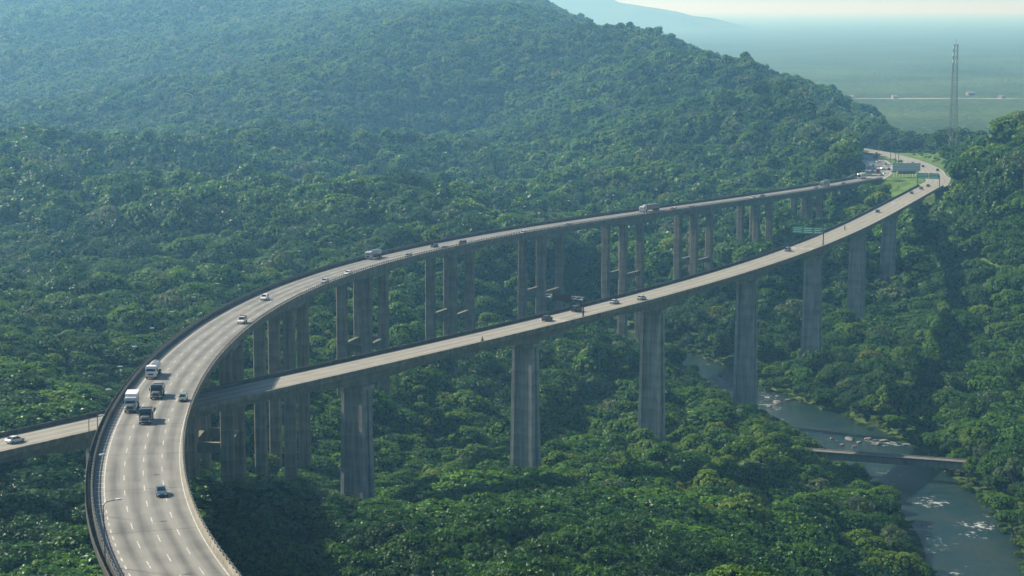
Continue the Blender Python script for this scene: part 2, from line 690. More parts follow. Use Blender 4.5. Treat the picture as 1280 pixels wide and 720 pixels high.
for a in [
    # foreground spur in front of the viaducts
    (300, 650, 385), (300, 715, 330), (450, 625, 405), (600, 618, 420), (600, 715, 330), (450, 700, 335),
    (760, 640, 420), (800, 715, 345), (900, 690, 400), (1000, 660, 485), (1080, 700, 480), (900, 610, 520),
    # left bank and between the decks
    (850, 545, 640), (760, 575, 555), (690, 560, 600), (560, 575, 545), (500, 570, 620), (560, 480, 720),
    (700, 455, 790), (600, 405, 880), (800, 425, 840), (820, 480, 740), (480, 610, 500), (300, 650, 455), (390, 640, 490), (440, 640, 470), (960, 590, 590),
    # behind the upper viaduct
    (500, 400, 800), (500, 335, 900), (600, 305, 950), (420, 305, 940), (750, 300, 1060), (750, 335, 990),
    (850, 305, 1090), (950, 280, 1140), (1030, 290, 1120), (620, 350, 930), (400, 450, 720), 
    # left side
    (40, 505, 455), (0, 495, 480), (110, 500, 480), (100, 470, 540), (50, 400, 650), (200, 395, 670), (140, 430, 600),
    (250, 350, 790), (100, 345, 820), (0, 335, 850), (300, 305, 940), (100, 285, 1000), (0, 255, 1080),
    (150, 200, 1210), (0, 150, 1360), (300, 150, 1310), (0, 60, 1600), (300, 55, 1560), (150, -5, 1800),
    (450, -5, 1800), (450, 100, 1410), (450, 200, 1180), (600, 125, 1360), (600, 220, 1150), (350, 240, 1080),
    # ridge of the hill
    (625, 4, 1690), (700, 27, 1620), (800, 42, 1560), (900, 77, 1500), (1000, 112, 1420), (1050, 147, 1370), (1088, 187, 1320),
    (750, 150, 1330), (750, 230, 1180), (900, 150, 1380), (900, 222, 1220), (1000, 180, 1330), (1000, 228, 1210), (1055, 214, 1260),
    # right hill
    (1285, 175, 1040), (1230, 207, 1080), (1200, 245, 1050), (1250, 300, 960), (1285, 400, 820), (1205, 350, 950),
    (1240, 450, 800), (1105, 460, 800), (1285, 550, 660), (1140, 350, 1010), (1150, 300, 1080), (1300, 250, 950),
    (1350, 160, 1000), (1400, 300, 850), (1180, 400, 880),
    # lower left corner
    (60, 650, 365), (60, 712, 325), (0, 622, 380), (-60, 600, 410), (-80, 650, 350), (200, 700, 330), (70, 610, 392),
]:
    cp(*a)
for X, D, H in [
    (0, 20, 30), (-150, 60, 80), (150, 60, 80), (0, 160, 92), (-120, 180, 104), (140, 200, 100), (300, 300, 110), (-260, 300, 104),
    (250, 450, 120), (300, 600, 120), (380, 800, 90), (420, 1000, 50), (400, 1150, 75), (500, 900, 40), (600, 700, 40),
    (-400, 500, 100), (-400, 800, 105), (-500, 1100, 108), (-800, 1700, 118), (-1050, 3000, 30), (-400, 3650, -50), (0, 3550, -45),
    (160, 3050, 40), (290, 2300, 110), (260, 1640, 112), (300, 1560, 116), (330, 1450, 112), (350, 1300, 112), (420, 1300, 118),
    (500, 1250, 118), (300, 1700, 128), (500, 1500, 128), (700, 1200, 110), (650, 1700, 136), (400, 2000, 136), (330, 2300, 136),
    (700, 2300, 136), (290, 2650, 126),  (240, 1230, 109.5), (270, 1230, 109.0), (262, 1300, 111), (300, 1380, 111.5), (255, 1180, 116), (225, 1170, 122),
    (270, 1160, 110), (300, 1200, 107), (232, 1090, 132), (190, 1010, 146), (185, 1080, 140), (140, 1000, 148), (205, 1130, 133),
    (-700, 700, 60), (-700, 1300, 100), (-1000, 2400, 70), (700, 400, 90), (60, 300, 102), (-50, 420, 108), (-75, 380, 106),
    (-75, 470, 140), (-72, 540, 152), (-58, 610, 152), (-95, 580, 146), (-45, 500, 138),
]:
    ctl.append((X, D, ZC - H))
ctl = np.array(ctl)
MQ = 45.0


def mq(r2):
    return np.sqrt(r2 + MQ * MQ)


_d = ((ctl[:, None, :2] - ctl[None, :, :2]) ** 2).sum(-1)
_A = -mq(_d) - 4.0 * np.eye(len(ctl)) * -1.0 * -1.0
_A = mq(_d) * -1.0
_n = len(ctl)
_K = np.zeros((_n + 3, _n + 3))
_K[:_n, :_n] = _A + 2.5 * np.eye(_n)
_K[:_n, _n] = 1
_K[:_n, _n + 1:] = ctl[:, :2] / 1000
_K[_n, :_n] = 1
_K[_n + 1:, :_n] = ctl[:, :2].T / 1000
_w = np.linalg.solve(_K, np.r_[ctl[:, 2], 0, 0, 0])


def vnoise(x, y, seed):
    r = np.random.default_rng(seed)
    tab = r.random((64, 64))
    xi, yi = np.floor(x).astype(int), np.floor(y).astype(int)
    fx, fy = x - xi, y - yi
    fx, fy = fx * fx * (3 - 2 * fx), fy * fy * (3 - 2 * fy)
    g = lambda i, j: tab[i % 64, j % 64]
    return (g(xi, yi) * (1 - fx) + g(xi + 1, yi) * fx) * (1 - fy) + (g(xi, yi + 1) * (1 - fx) + g(xi + 1, yi + 1) * fx) * fy - 0.5


def sstep(a, b, x):
    t = np.clip((x - a) / (b - a), 0, 1)
    return t * t * (3 - 2 * t)


# river centre line (world x, depth, half width)
RIV = np.array([(40, 960, 8), (62, 900, 8), (84, 852, 8), (97, 800, 8), (108, 764, 10), (121, 728, 12), (132, 690, 12), (136, 655, 11), (140, 620, 11),
                (140, 585, 10.5), (137, 548, 10.5), (126, 500, 11), (104, 440, 12), (90, 380, 13), (110, 300, 13), (180, 220, 13)], float)


def catmull(P, n=8):
    out = []
    Q = np.vstack([2 * P[0] - P[1], P, 2 * P[-1] - P[-2]])
    for i in range(1, len(Q) - 2):
        for k in range(n):
            t = k / n
            out.append(0.5 * ((2 * Q[i]) + (-Q[i - 1] + Q[i + 1]) * t + (2 * Q[i - 1] - 5 * Q[i] + 4 * Q[i + 1] - Q[i + 2]) * t * t
                              + (-Q[i - 1] + 3 * Q[i] - 3 * Q[i + 1] + Q[i + 2]) * t ** 3))
    out.append(P[-1])
    return np.array(out)


RC = catmull(RIV, 6)
# far roads on the ground (world x, depth, z, half width)
ROAD_A = catmull(np.array([(*PU.P[-4][:2], PU.P[-4][2]), (240, 1262, 51.6), (251, 1310, 50.8), (263, 1380, 49.4), (268, 1450, 48), (262, 1540, 46), (240, 1660, 43)], float), 8)
ROAD_B = catmull(np.array([(*PL.P[-4][:2], PL.P[-4][2]), (269, 1205, 52.2), (276, 1255, 51.6), (285, 1310, 50.8), (291, 1380, 49.4), (293, 1450, 48), (288, 1550, 46), (264, 1690, 42)], float), 8)


def seg_dist(x, y, line, vals):
    """distance to polyline and interpolated value arrays at the closest point"""
    x, y = np.asarray(x, float), np.asarray(y, float)
    best = np.full(x.shape, 1e9)
    outv = [np.zeros(x.shape) for _ in vals]
    for i in range(len(line) - 1):
        ax, ay = line[i, :2]
        bx, by = line[i + 1, :2]
        dx, dy = bx - ax, by - ay
        t = np.clip(((x - ax) * dx + (y - ay) * dy) / (dx * dx + dy * dy + 1e-9), 0, 1)
        d = np.hypot(x - ax - t * dx, y - ay - t * dy)
        m = d < best
        best = np.where(m, d, best)
        for k, vv in enumerate(vals):
            outv[k] = np.where(m, vv[i] * (1 - t) + vv[i + 1] * t, outv[k])
    return best, outv


PLAIN_Z = ZC - 136.0


def ground(x, y):
    x, y = np.asarray(x, float), np.asarray(y, float)
    sh = x.shape
    xf, yf = x.ravel(), y.ravel()
    z = np.zeros_like(xf)
    for i in range(0, len(xf), 20000):
        d = (xf[i:i + 20000, None] - ctl[None, :, 0]) ** 2 + (yf[i:i + 20000, None] - ctl[None, :, 1]) ** 2
        z[i:i + 20000] = -mq(d) @ _w[:_n] + _w[_n] + (xf[i:i + 20000] * _w[_n + 1] + yf[i:i + 20000] * _w[_n + 2]) / 1000
    hill = sstep(950, 1250, yf) * sstep(150, -20, xf) * sstep(3700, 3100, yf)
    sp = (xf * 0.75 - yf * 0.66)
    z += hill * (78 * vnoise(sp / 165 + 3, (xf + yf) / 620 + 9, 1) + 12 * vnoise(xf / 60, yf / 70, 2)) * (1 - 0.5 * sstep(2000, 2900, yf))
    z += 5 * vnoise(xf / 55 + 5, yf / 55 + 2, 3) * sstep(300, 420, yf)
    z = np.minimum(z, 224)
    pl = sstep(0, 190, xf - (330 - np.maximum(yf - 1752, 0) * 0.2)) * sstep(1500, 1750, yf)
    z = z * (1 - pl) + PLAIN_Z * pl
    far = np.maximum(sstep(3750, 4400, yf), np.maximum(sstep(750, 1200, xf), sstep(-750, -1200, xf) * 0))
    far = np.maximum(far, sstep(-1300, -2100, xf))
    z = z * (1 - far) + PLAIN_Z * far
    near = sstep(150, -50, yf)
    z = z * (1 - near) + 60 * near
    dr, (hw,) = seg_dist(xf, yf, RC, [RC[:, 2]])
    t = sstep(0.0, 42.0, dr - hw)
    bed = -2.0 + np.minimum(np.maximum(dr - hw, 0) * 0.5, 2.6)
    z = bed * (1 - t) + np.maximum(z, 1.2) * t
    for R in (ROAD_A, ROAD_B):
        dr, (rz,) = seg_dist(xf, yf, R, [R[:, 2]])
        ok = sstep(1165, 1225, yf)
        t = sstep(11.0, 34.0, dr)
        z = np.where(ok > 0, z * (1 - (1 - t) * ok) + (rz - 0.35) * (1 - t) * ok, z)
    return z.reshape(sh)


def axis(lo, hi, step, far, ratio=1.22):
    a = list(np.arange(lo, hi + 1e-6, step))
    d = step
    while a[-1] < far[1]:
        d *= ratio
        a.append(a[-1] + d)
    d = step
    while a[0] > far[0]:
        d *= ratio
        a.insert(0, a[0] - d)
    return np.array(a)


gx = axis(-1080, 640, 9, (-44000, 44000))
gy = axis(60, 3700, 10, (-1400, 62000))
GX, GY = np.meshgrid(gx, gy)
GZ = ground(GX, GY)
nx, ny = len(gx), len(gy)
ii = (np.arange(ny - 1)[:, None] * nx + np.arange(nx - 1)[None, :]).ravel()
quads = np.stack([ii, ii + 1, ii + nx + 1, ii + nx], 1)
me = bpy.data.meshes.new('terrain')
me.from_pydata(np.stack([GX.ravel(), GY.ravel(), GZ.ravel()], 1).tolist(), [], quads.tolist())
me.materials.append(M['terrain'])
me.polygons.foreach_set('use_smooth', [True] * len(me.polygons))
tag(link('terrain', me), kind='structure')

# river water
rt = np.gradient(RC[:, :2], axis=0)
rt /= np.linalg.norm(rt, axis=1)[:, None]
RN = np.stack([rt[:, 1], -rt[:, 0], np.zeros(len(rt))], 1)
RP = np.stack([RC[:, 0], RC[:, 1], np.full(len(RC), 0.0)], 1)
RS = np.r_[0, np.cumsum(np.hypot(np.diff(RC[:, 0]), np.diff(RC[:, 1])))]
vs, fs = [], []
for i in range(len(RC)):
    for k in range(9):
        o = (k / 4 - 1) * (RC[i, 2] + 4.5)
        p = RP[i] + RN[i] * o
        vs.append((p[0], p[1], 0.0))
for i in range(len(RC) - 1):
    for k in range(8):
        fs.append((i * 9 + k, i * 9 + k + 1, (i + 1) * 9 + k + 1, (i + 1) * 9 + k))
me = bpy.data.meshes.new('river_water')
me.from_pydata(vs, [], fs)
me.uv_layers.new(name='road')
me.materials.append(M['water'])
tag(link('river_water', me), kind='structure')


# distant mountain
def hill_mesh(name, cx, cy, rx, ry, h, seed):
    n, m = 60, 40
    vs, fs = [], []
    for j in range(m):
        for i in range(n):
            x = (i / (n - 1) * 2 - 1)
            y = (j / (m - 1) * 2 - 1)
            d = math.hypot(x, y)
            z = h * max(0.0, 1 - d ** 1.3)
            z *= 1 + 0.5 * float(vnoise(np.array([x * 5 + 20]), np.array([y * 5 + 20]), seed)[0])
            vs.append((cx + x * rx, cy + y * ry, PLAIN_Z - 4 + min(z, 225)))
    for j in range(m - 1):
        for i in range(n - 1):
            fs.append((j * n + i, j * n + i + 1, (j + 1) * n + i + 1, (j + 1) * n + i))
    me = bpy.data.meshes.new(name)
    me.from_pydata(vs, [], fs)
    me.polygons.foreach_set('use_smooth', [True] * len(fs))
    me.materials.append(M['terrain'])
    return tag(link(name, me), kind='structure')


hill_mesh('distant_hill', 330, 13000, 1300, 1500, 225, 5)

# far road strip over the plain
vs = []
fr = MB()
for k in range(24):
    x0 = 470 + k * 70
    y0 = 2900 + 30 * math.sin(k * 0.5) - k * 6
    x1, y1 = x0 + 70, 2900 + 30 * math.sin((k + 1) * 0.5) - (k + 1) * 6
    fr.add([(x0, y0 - 10, PLAIN_Z + 0.6), (x1, y1 - 10, PLAIN_Z + 0.6), (x1, y1 + 10, PLAIN_Z + 0.6), (x0, y0 + 10, PLAIN_Z + 0.6)], [(0, 1, 2, 3)])
tag(fr.build('far_road', mat('far_road_concrete', (0.40, 0.40, 0.38), 0.9, 0.1, var=0.75, scale=0.012)), kind='structure')

for k, (u_, w_, lab) in enumerate(((1063, 13, 'small grey building beside the far road on the plain, leftmost'), (1118, 10, 'small grey building beside the far road on the plain, second'), (1213, 18, 'long grey shed beside the far road left of the frame edge'),
                              (1252, 11, 'small grey building beside the far road on the plain, rightmost'))):
    w_ *= 0.7
    q = at_z(u_, 123.5 if k != 2 else 119.0, PLAIN_Z)
    r = thing('far_building', lab, 'building', tuple(q), 0.2 * k, 'buildings on the far plain')
    MB().box(-w_ / 2, w_ / 2, -4, 4, -1, 3.6).build('wall', M['girder'], r)
    MB().loft([[(-w_ / 2 - .6, -4.6, 3.61), (w_ / 2 + .6, -4.6, 3.61), (w_ / 2 + .6, 4.6, 3.61), (-w_ / 2 - .6, 4.6, 3.61)], [(-w_ / 2, -.3, 5.4), (w_ / 2, -.3, 5.4), (w_ / 2, .3, 5.4), (-w_ / 2, .3, 5.4)]]).build('roof', M['girder'], r)

# ground roads beyond the viaducts
for R, w, nm in ((ROAD_A, 9.5, 'road'), (ROAD_B, 8.5, 'road')):
    t = np.gradient(R[:, :2], axis=0)
    t /= np.linalg.norm(t, axis=1)[:, None]
    nn = np.stack([t[:, 1], -t[:, 0], np.zeros(len(t))], 1)
    ss = np.r_[0, np.cumsum(np.hypot(np.diff(R[:, 0]), np.diff(R[:, 1])))]
    o = ribbon(nm, R, nn, ss, -w, w, 0.0, M['road2'], None, 4)
    tag(o, kind='structure')
    for off in (-w + 1.0, w - 1.0):
        tag(ribbon('edge_line', R, nn, ss, off - 0.15, off + 0.15, 0.02, M['paint'], o), kind=None)


# grass verges near the end of the viaducts

def grass_patch(x0, x1, y0, y1, fx):
    n, m = 24, 24
    xs = np.linspace(0, 1, n)
    ys = np.linspace(y0, y1, m)
    vs, fs = [], []
    for y in ys:
        a, b = fx(y)
        xx = a + (b - a) * xs
        zz = ground(xx, np.full(n, y)) + 0.2
        vs += [(float(p), float(y), float(q)) for p, q in zip(xx, zz)]
    for j in range(m - 1):
        for i in range(n - 1):
            fs.append((j * n + i, j * n + i + 1, (j + 1) * n + i + 1, (j + 1) * n + i))
    me = bpy.data.meshes.new('grass_verge')
    me.from_pydata(vs, [], fs)
    me.materials.append(M['grass'])
    me.polygons.foreach_set('use_smooth', [True] * len(fs))
    return tag(link('grass_verge', me), kind='structure')


ra = lambda y: float(np.interp(y, ROAD_A[:, 1], ROAD_A[:, 0]))
rb = lambda y: float(np.interp(y, ROAD_B[:, 1], ROAD_B[:, 0]))
grass_patch(0, 0, 1150, 1500, lambda y: ((ra(y) if y > 1226 else 226 + (y - 1150) * 0.12) + (10 if y > 1226 else 0), (rb(y) if y > 1160 else 255) - 9.5))
grass_patch(0, 0, 1240, 1520, lambda y: (rb(y) + 9.5, rb(y) + 9.5 + 26))


# ------------------------------------------------------------------ viaducts
def haunch(bents, smid, spier, L):
    def d(s):
        k = min(abs(s - b) for b in bents)
        t = min(1.0, k / L)
        return spier + (smid - spier) * (1 - (1 - t) ** 2)
    return d


def barrier_prof(side, W):
    e = W / 2
    def prof(s):
        p = [(e - 0.42, 0.02), (e - 0.42, 0.25), (e - 0.28, 0.98), (e - 0.06, 0.98), (e + 0.04, 0.94), (e + 0.04, -0.50), (e - 0.02, -0.50), (e - 0.02, 0.02)]
        return [(side * o, z) for o, z in p]
    return prof


def viaduct(label, path, W, bw, depth, road_m, s0, s1, posts=True):
    root = thing('viaduct', label, 'viaduct')
    def prof(s):
        d = depth(s)
        e = W / 2 - 0.02
        return [(-e, 0), (e, 0), (e, -0.36), (bw + 0.5, -0.75), (bw, -1.0), (bw - 0.35, -d), (-bw + 0.35, -d), (-bw, -1.0), (-bw - 0.5, -0.75), (-e, -0.36)]
    sweep(path, prof, s0, s1).build('deck_girder', M['girder'], root)
    m = (path.S >= s0) & (path.S <= s1)
    ribbon('road_surface', path.P[m], path.N[m], path.S[m], -W / 2 + 0.4, W / 2 - 0.4, 0.010, road_m, root, 6)
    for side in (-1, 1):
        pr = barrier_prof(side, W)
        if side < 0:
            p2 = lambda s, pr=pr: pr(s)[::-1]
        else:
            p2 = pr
        sweep(path, p2, s0, s1).build('parapet', M['parapet_shade' if side < 0 else 'parapet'], root)  # left parapets take the painted-in shade tone, right ones plain concrete
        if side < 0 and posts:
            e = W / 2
            sweep(path, lambda s: [(-e - 1.0, -0.34), (-e - 1.0, 0.95), (-e - 0.9, 0.95), (-e - 0.9, -0.16), (-e - 0.05, -0.16), (-e - 0.05, -0.34)], s0, s1).build('service_walkway', M['parapet_shade'], root)  # same darkened tone, so the left edge reads as one dark band
        if not posts:
            continue
        e = side * (W / 2 - 0.16)
        rail = sweep(path, lambda s, e=e: [(e - 0.06, 1.30), (e - 0.06, 1.46), (e + 0.06, 1.46), (e + 0.06, 1.30)], s0, s1)
        ro = rail.build('hand_rail', M['rail'], root)
        mb = MB()
        sv = s0 + 1.0
        while sv < s1 - 1:
            p, t, n = path.frame(sv)
            c = p + n * e
            mat4 = Matrix(((t[0], n[0], 0, c[0]), (t[1], n[1], 0, c[1]), (t[2], 0, 1, c[2]), (0, 0, 0, 1)))
            mb.box(-0.20, 0.20, -0.09, 0.09, 0.97, 1.62, mat4)
            sv += 2.5
        po = mb.build('rail_posts', M['rail'], ro)
        tag(po, kind='stuff')
    return root


def frame_matrix(path, s, dz=0.0):
    p, t, n = path.frame(s)
    th = np.array([t[0], t[1]]) / math.hypot(t[0], t[1])
    return Matrix(((n[0], th[0], 0, p[0]), (n[1], th[1], 0, p[1]), (0, 0, 1, p[2] + dz), (0, 0, 0, 1)))    # x = across, y = along


s_off = PU.s_of_D(680) - 429.1
BU = [s + s_off for s in (-20, 65, 155, 246, 337, 428, 515.5, 604.0, 687, 765, 842, 920, 992)]
BU = [b for b in BU if 8 < b < PU.len - 8]
s_off2 = PL.s_of_D(574) - 217.5
BL = [s + s_off2 for s in (-50, 40, 132.6, 217.5, 305, 397, 493, 590, 686, 782)]
BL = [b for b in BL if 6 < b < PL.len - 6]
dU = haunch(BU, 2.3, 3.9, 36)
dL = haunch(BL, 2.5, 4.7, 42)
SU0, SU1 = 2.0, PU.len - 4
SL0, SL1 = 2.0, PL.len - 4
up = viaduct('curving upper viaduct with four lanes carried on groups of four concrete columns', PU, WU, 6.2, dU, M['road'], SU0, SU1)
lo = viaduct('straighter lower viaduct on broad single piers, passing under the curved one', PL, WL, 4.0, dL, M['road2'], SL0, SL1, False)


def clear_of(path, W, x, y):
    d, (z,) = seg_dist(np.array([x]), np.array([y]), path.P[::6], [path.P[::6, 2]])
    return float(d[0]), float(z[0])


# bents of four columns under the upper deck
AC, AL = 4.7, 8.7
for b in BU:
    m = frame_matrix(PU, b)
    loc = m.translation
    if loc.y < 200:
        pass
    d_, _z = clear_of(PL, WL, loc.x, loc.y)
    along = AL
    for sy in (-1, 1):
        s2 = min(max(b + sy * along, 3), PU.len - 5)
        zt = -UB * sy * along - dU(s2)
        cp_o = MB().box(-6.4, 6.4, sy * along - 2.0, sy * along + 2.0, zt - 0.9, zt + 0.45, m).build('pier_cap', M['pier'], up)
        gl = []
        for sx in (-1, 1):
            q = m @ Vector((sx * AC, sy * along, 0))
            gl.append(float(ground(np.array([q.x]), np.array([q.y]))[0]))
            rings = []
            for zz, f in ((gl[-1] - 1.5, 1.08), (loc.z + zt - 0.9, 1.0)):
                h0, l0, c = 1.62 * f, 1.45 * f, 0.22
                rg = []
                for (ax, ay) in ((-h0 + c, -l0), (h0 - c, -l0), (h0, -l0 + c), (h0, l0 - c), (h0 - c, l0), (-h0 + c, l0), (-h0, l0 - c), (-h0, -l0 + c)):
                    w = m @ Vector((sx * AC + ax, sy * along + ay, 0))
                    rg.append((w.x, w.y, zz))
                rings.append(rg)
            MB().loft(rings).build('column', M['pier'], cp_o)
        if -27 - 2.5 > min(gl) + 3 - loc.z:
            MB().box(-AC + 1.55, AC - 1.55, sy * along - 0.7, sy * along + 0.7, -29.4, -26.8, m).build('tie_beam', M['tie'], cp_o)
            if sy > 0:
                for sx in (-1, 1):
                    MB().box(sx * AC - 0.7, sx * AC + 0.7, -along + 1.4, along - 1.4, -29.2, -27.0, m).build('tie_beam', M['tie'], cp_o)

# single broad piers of the lower deck: H section, tapered
for b in BL:
    m = frame_matrix(PL, b)
    p = m.translation
    g = float(ground(np.array([p.x]), np.array([p.y]))[0])
    zt = -dL(b)
    zb = g - 2.0 - p.z
    H = zt - zb
    mb = MB()
    rings = []
    for zz, f in ((zb, 1.0 + H * 0.0045), (zt, 1.0)):
        a, l, r1, r2 = 3.4 * f, 2.2 * f, 2.4 * f, 1.5 * f
        pr = [(-a, -l), (-r1, -l), (-r1, -r2), (r1, -r2), (r1, -l), (a, -l), (a, -0.8), (r1 + 0.45, -0.8), (r1 + 0.45, 0.8), (a, 0.8),
              (a, l), (r1, l), (r1, r2), (-r1, r2), (-r1, l), (-a, l), (-a, 0.8), (-r1 - 0.45, 0.8), (-r1 - 0.45, -0.8), (-a, -0.8)]
        rings.append([m @ Vector((x, y, zz)) for x, y in pr])
    mb.loft(rings)
    po = mb.build('pier', M['pier2'], lo)
    hb = MB()
    hb.box(-4.05, 4.05, -2.7, 2.7, zt - 1.1, zt + 0.02 - 0.05, m)
    hb.build('pier_head', M['pier2'], po)

# markings on the upper deck
def solid(name, path, off, s0, s1, width, parent):
    m = (path.S >= s0) & (path.S <= s1)
    return ribbon(name, path.P[m], path.N[m], path.S[m], off - width / 2, off + width / 2, 0.018, M['paint'], parent)


sg = PU.s_of_D(303)
solid('edge_line', PU, -5.8, sg, SU1, 0.20, up)
dashes('short_dash_line', PU, -5.8, SU0, sg - 1, 4.4, 2.1, 0.22, up, M['paint'])
solid('edge_line', PU, -7.3, SU0, sg, 0.14, up)
for off, ph in ((-2.5, 0.0), (0.78, 3.0), (4.0, 6.0)):
    dashes('lane_line', PU, off, SU0, SU1, 12.0, 4.2, 0.17, up, M['paint'], phase=ph)
solid('edge_line', PU, 7.15, SU0, SU1, 0.15, up)
hm = MB()
sv = sg - 6
while sv < PU.s_of_D(400):
    a, b2 = -7.3, -5.95
    hm.add([PU.pt(sv, a, 0.018), PU.pt(sv + 0.0, b2, 0.018), PU.pt(sv + 0.32, b2, 0.018), PU.pt(sv + 0.32, a, 0.018)], [(0, 1, 2, 3)])
    sv += 3.2
tag(hm.build('shoulder_hatching', M['paint'], up), kind='stuff')
# markings on the lower deck
solid('edge_line', PL, -6.2, SL0, SL1, 0.15, lo)
solid('edge_line', PL, 6.2, SL0, SL1, 0.15, lo)
for off, ph in ((-1.9, 0.0), (1.7, 4.0)):
    dashes('lane_line', PL, off, SL0, SL1, 12.0, 3.2, 0.12, lo, M['paint'], phase=ph)


# ------------------------------------------------------------------ street furniture
def place(o, path, s, off, dz=0.012, face=1):
    """Put a thing on a deck, +Y of the thing along the road (face=1 going away)."""
    p, t, n = path.frame(s)
    q = p + n * off
    y = Vector(t) * face
    x = Vector(n) * face
    z = x.cross(y).normalized()
    m = Matrix(((x.x, y.x, z.x, q[0]), (x.y, y.y, z.y, q[1]), (x.z, y.z, z.z, q[2] + dz), (0, 0, 0, 1)))
    o.matrix_world = m
    return o


def pixel_to_path(path, u, v):
    P = on_plane(u, v, path.a, path.b)
    d = np.hypot(path.P[:, 0] - P[0], path.P[:, 1] - P[1])
    i = int(d.argmin())
    s = path.S[i] + float(np.dot(P - path.P[i], path.T[i]))
    off = float(np.dot(P[:2] - path.pt(s, 0)[:2], path.N[i][:2]))
    return s, off


def make_lamp():
    r = thing('street_lamp', 'lamp', 'street lamp', group='lamp posts along the outer parapet of the curved deck')
    MB().bar((0, 0, 0), (0, 0, 9.0), 0.10, 8, 0.06).build('pole', M['pole'], r)
    a = MB()
    a.bar((0, 0, 8.9), (0.5, 0, 9.45), 0.06, 6)
    a.bar((0.45, 0, 9.42), (1.9, 0, 9.62), 0.055, 6)
    a.build('arm', M['pole'], r)
    h = MB()
    h.loft([[(1.7, -0.16, 9.55), (1.7, 0.16, 9.55), (1.7, 0.14, 9.72), (1.7, -0.14, 9.72)],
            [(2.2, -0.22, 9.56), (2.2, 0.22, 9.56), (2.2, 0.15, 9.80), (2.2, -0.15, 9.80)],
            [(2.75, -0.14, 9.63), (2.75, 0.14, 9.63), (2.75, 0.10, 9.74), (2.75, -0.10, 9.74)]])
    h.build('lamp_head', M['lamp'], r)
    MB().box(-0.25, 0.25, -0.25, 0.25, -0.02, 0.08).build('base_plate', M['pole'], r)
    return r


lamp = make_lamp()
lampD = [266, 297, 331, 358, 386, 414, 444, 474, 505, 537, 569, 600, 632, 664, 697, 730, 764, 800, 838, 876, 915, 955, 996, 1040, 1085]
lwords = ['nearest', 'second', 'third', 'fourth', 'fifth', 'sixth', 'seventh', 'eighth', 'ninth', 'tenth', 'eleventh', 'twelfth', 'thirteenth', 'fourteenth',
          'fifteenth', 'sixteenth', 'seventeenth', 'eighteenth', 'nineteenth', 'twentieth', 'twenty-first', 'twenty-second', 'twenty-third', 'twenty-fourth', 'farthest']
for k, D in enumerate(lampD):
    o = lamp if k == 0 else copy_tree(lamp)
    place(o, PU, PU.s_of_D(D), -WU / 2 - 0.45, -0.13)
    o['label'] = 'grey street lamp on the left parapet of the curved deck, %s from the camera' % lwords[k]
# corbels that carry the lamp posts are part of the deck
for D in lampD:
    p, t, n = PU.frame(PU.s_of_D(D))
    c = p + n * (-WU / 2 - 0.45)
    m4 = Matrix(((n[0], t[0], 0, c[0]), (n[1], t[1], 0, c[1]), (0, t[2], 1, c[2]), (0, 0, 0, 1)))
    MB().box(-0.30, 0.30, -0.32, 0.32, -0.75, -0.15, m4).build('lamp_corbel', M['parapet'], up)


def gantry(label, s, sign_from, sign_to, sign_h, signm, ptop, bars, side=1, far_post=False):
    r = thing('sign_gantry', label, 'gantry')
    place(r, PL, s, 0, 0.0)
    e = WL / 2 - 0.75
    posts = [e, -e] if far_post else [e]
    for x in posts:
        MB().bar((x, 0, 0.0), (x, 0, ptop), 0.26, 8, 0.20).build('post', M['pole'], r)
    t = MB()
    xa, xb = -e - 0.3, e + 0.2
    for z in (ptop - 0.9, ptop - 0.05):
        for y in (-0.35, 0.35):
            t.bar((xa, y, z), (xb, y, z), 0.075, 5)
    n = 12
    for k in range(n):
        x0, x1 = xa + (xb - xa) * k / n, xa + (xb - xa) * (k + 1) / n
        za, zb = (ptop - 0.9, ptop - 0.05) if k % 2 else (ptop - 0.05, ptop - 0.9)
        t.bar((x0, -0.35, za), (x1, -0.35, zb), 0.05, 4)
        t.bar((x0, 0.35, za), (x1, 0.35, zb), 0.05, 4)
    t.build('truss', M['metal'], r)
    for (a, b) in zip(sign_from, sign_to):
        p = MB().box(a, b, -0.62, -0.44, ptop - 0.5 - sign_h / 2, ptop - 0.5 + sign_h / 2).build('sign_panel', signm, r)
        if bars:
            z0 = ptop - 0.5
            mb = MB()
            for q in range(3):
                zz = z0 + sign_h * (0.28 - 0.28 * q)
                mb.box(a + 0.3, b - 0.3 - 0.5 * (q % 2), -0.64, -0.622, zz - 0.13, zz + 0.13)
            mb.build('lettering', M['white'], p)
    return r


s1, _ = pixel_to_path(PL, 729, 399)
gantry('dark electronic message sign gantry spanning the lower deck', s1, [-4.2], [2.5], 2.4, M['dark_sign'], 7.0, False)
s2, _ = pixel_to_path(PL, 1036, 309)
gantry('green direction sign gantry midway along the lower deck', s2, [-6.6, -2.0, 2.5], [-2.2, 2.3, 6.4], 2.9, M['green_sign'], 7.4, True, far_post=True)
s3, _ = pixel_to_path(PL, 1176, 235)
gantry('green direction sign gantry at the far end of the lower deck', min(s3, SL1 - 2), [-6.5, 0.2], [-0.1, 6.4], 3.3, M['green_sign'], 7.6, True, far_post=True)
# painted lettering on the road before the gantries
for sv, offs in ((s1 - 9, (-3.6, 0.0, 3.6)), (s2 - 12, (-3.6, 0.0, 3.6)), (PL.s_of_D(1035), (-3.6, 0, 3.6))):
    mb = MB()
    for off in offs:
        for q in range(3):
            a = off - 0.9 + q * 0.7
            pts = [PL.pt(sv, a, 0.018), PL.pt(sv, a + 0.35, 0.018), PL.pt(sv + 5.0, a + 0.35, 0.018), PL.pt(sv + 5.0, a, 0.018)]
            mb.add(pts, [(0, 1, 2, 3)])
    tag(mb.build('road_lettering', M['paint'], lo), kind='stuff')

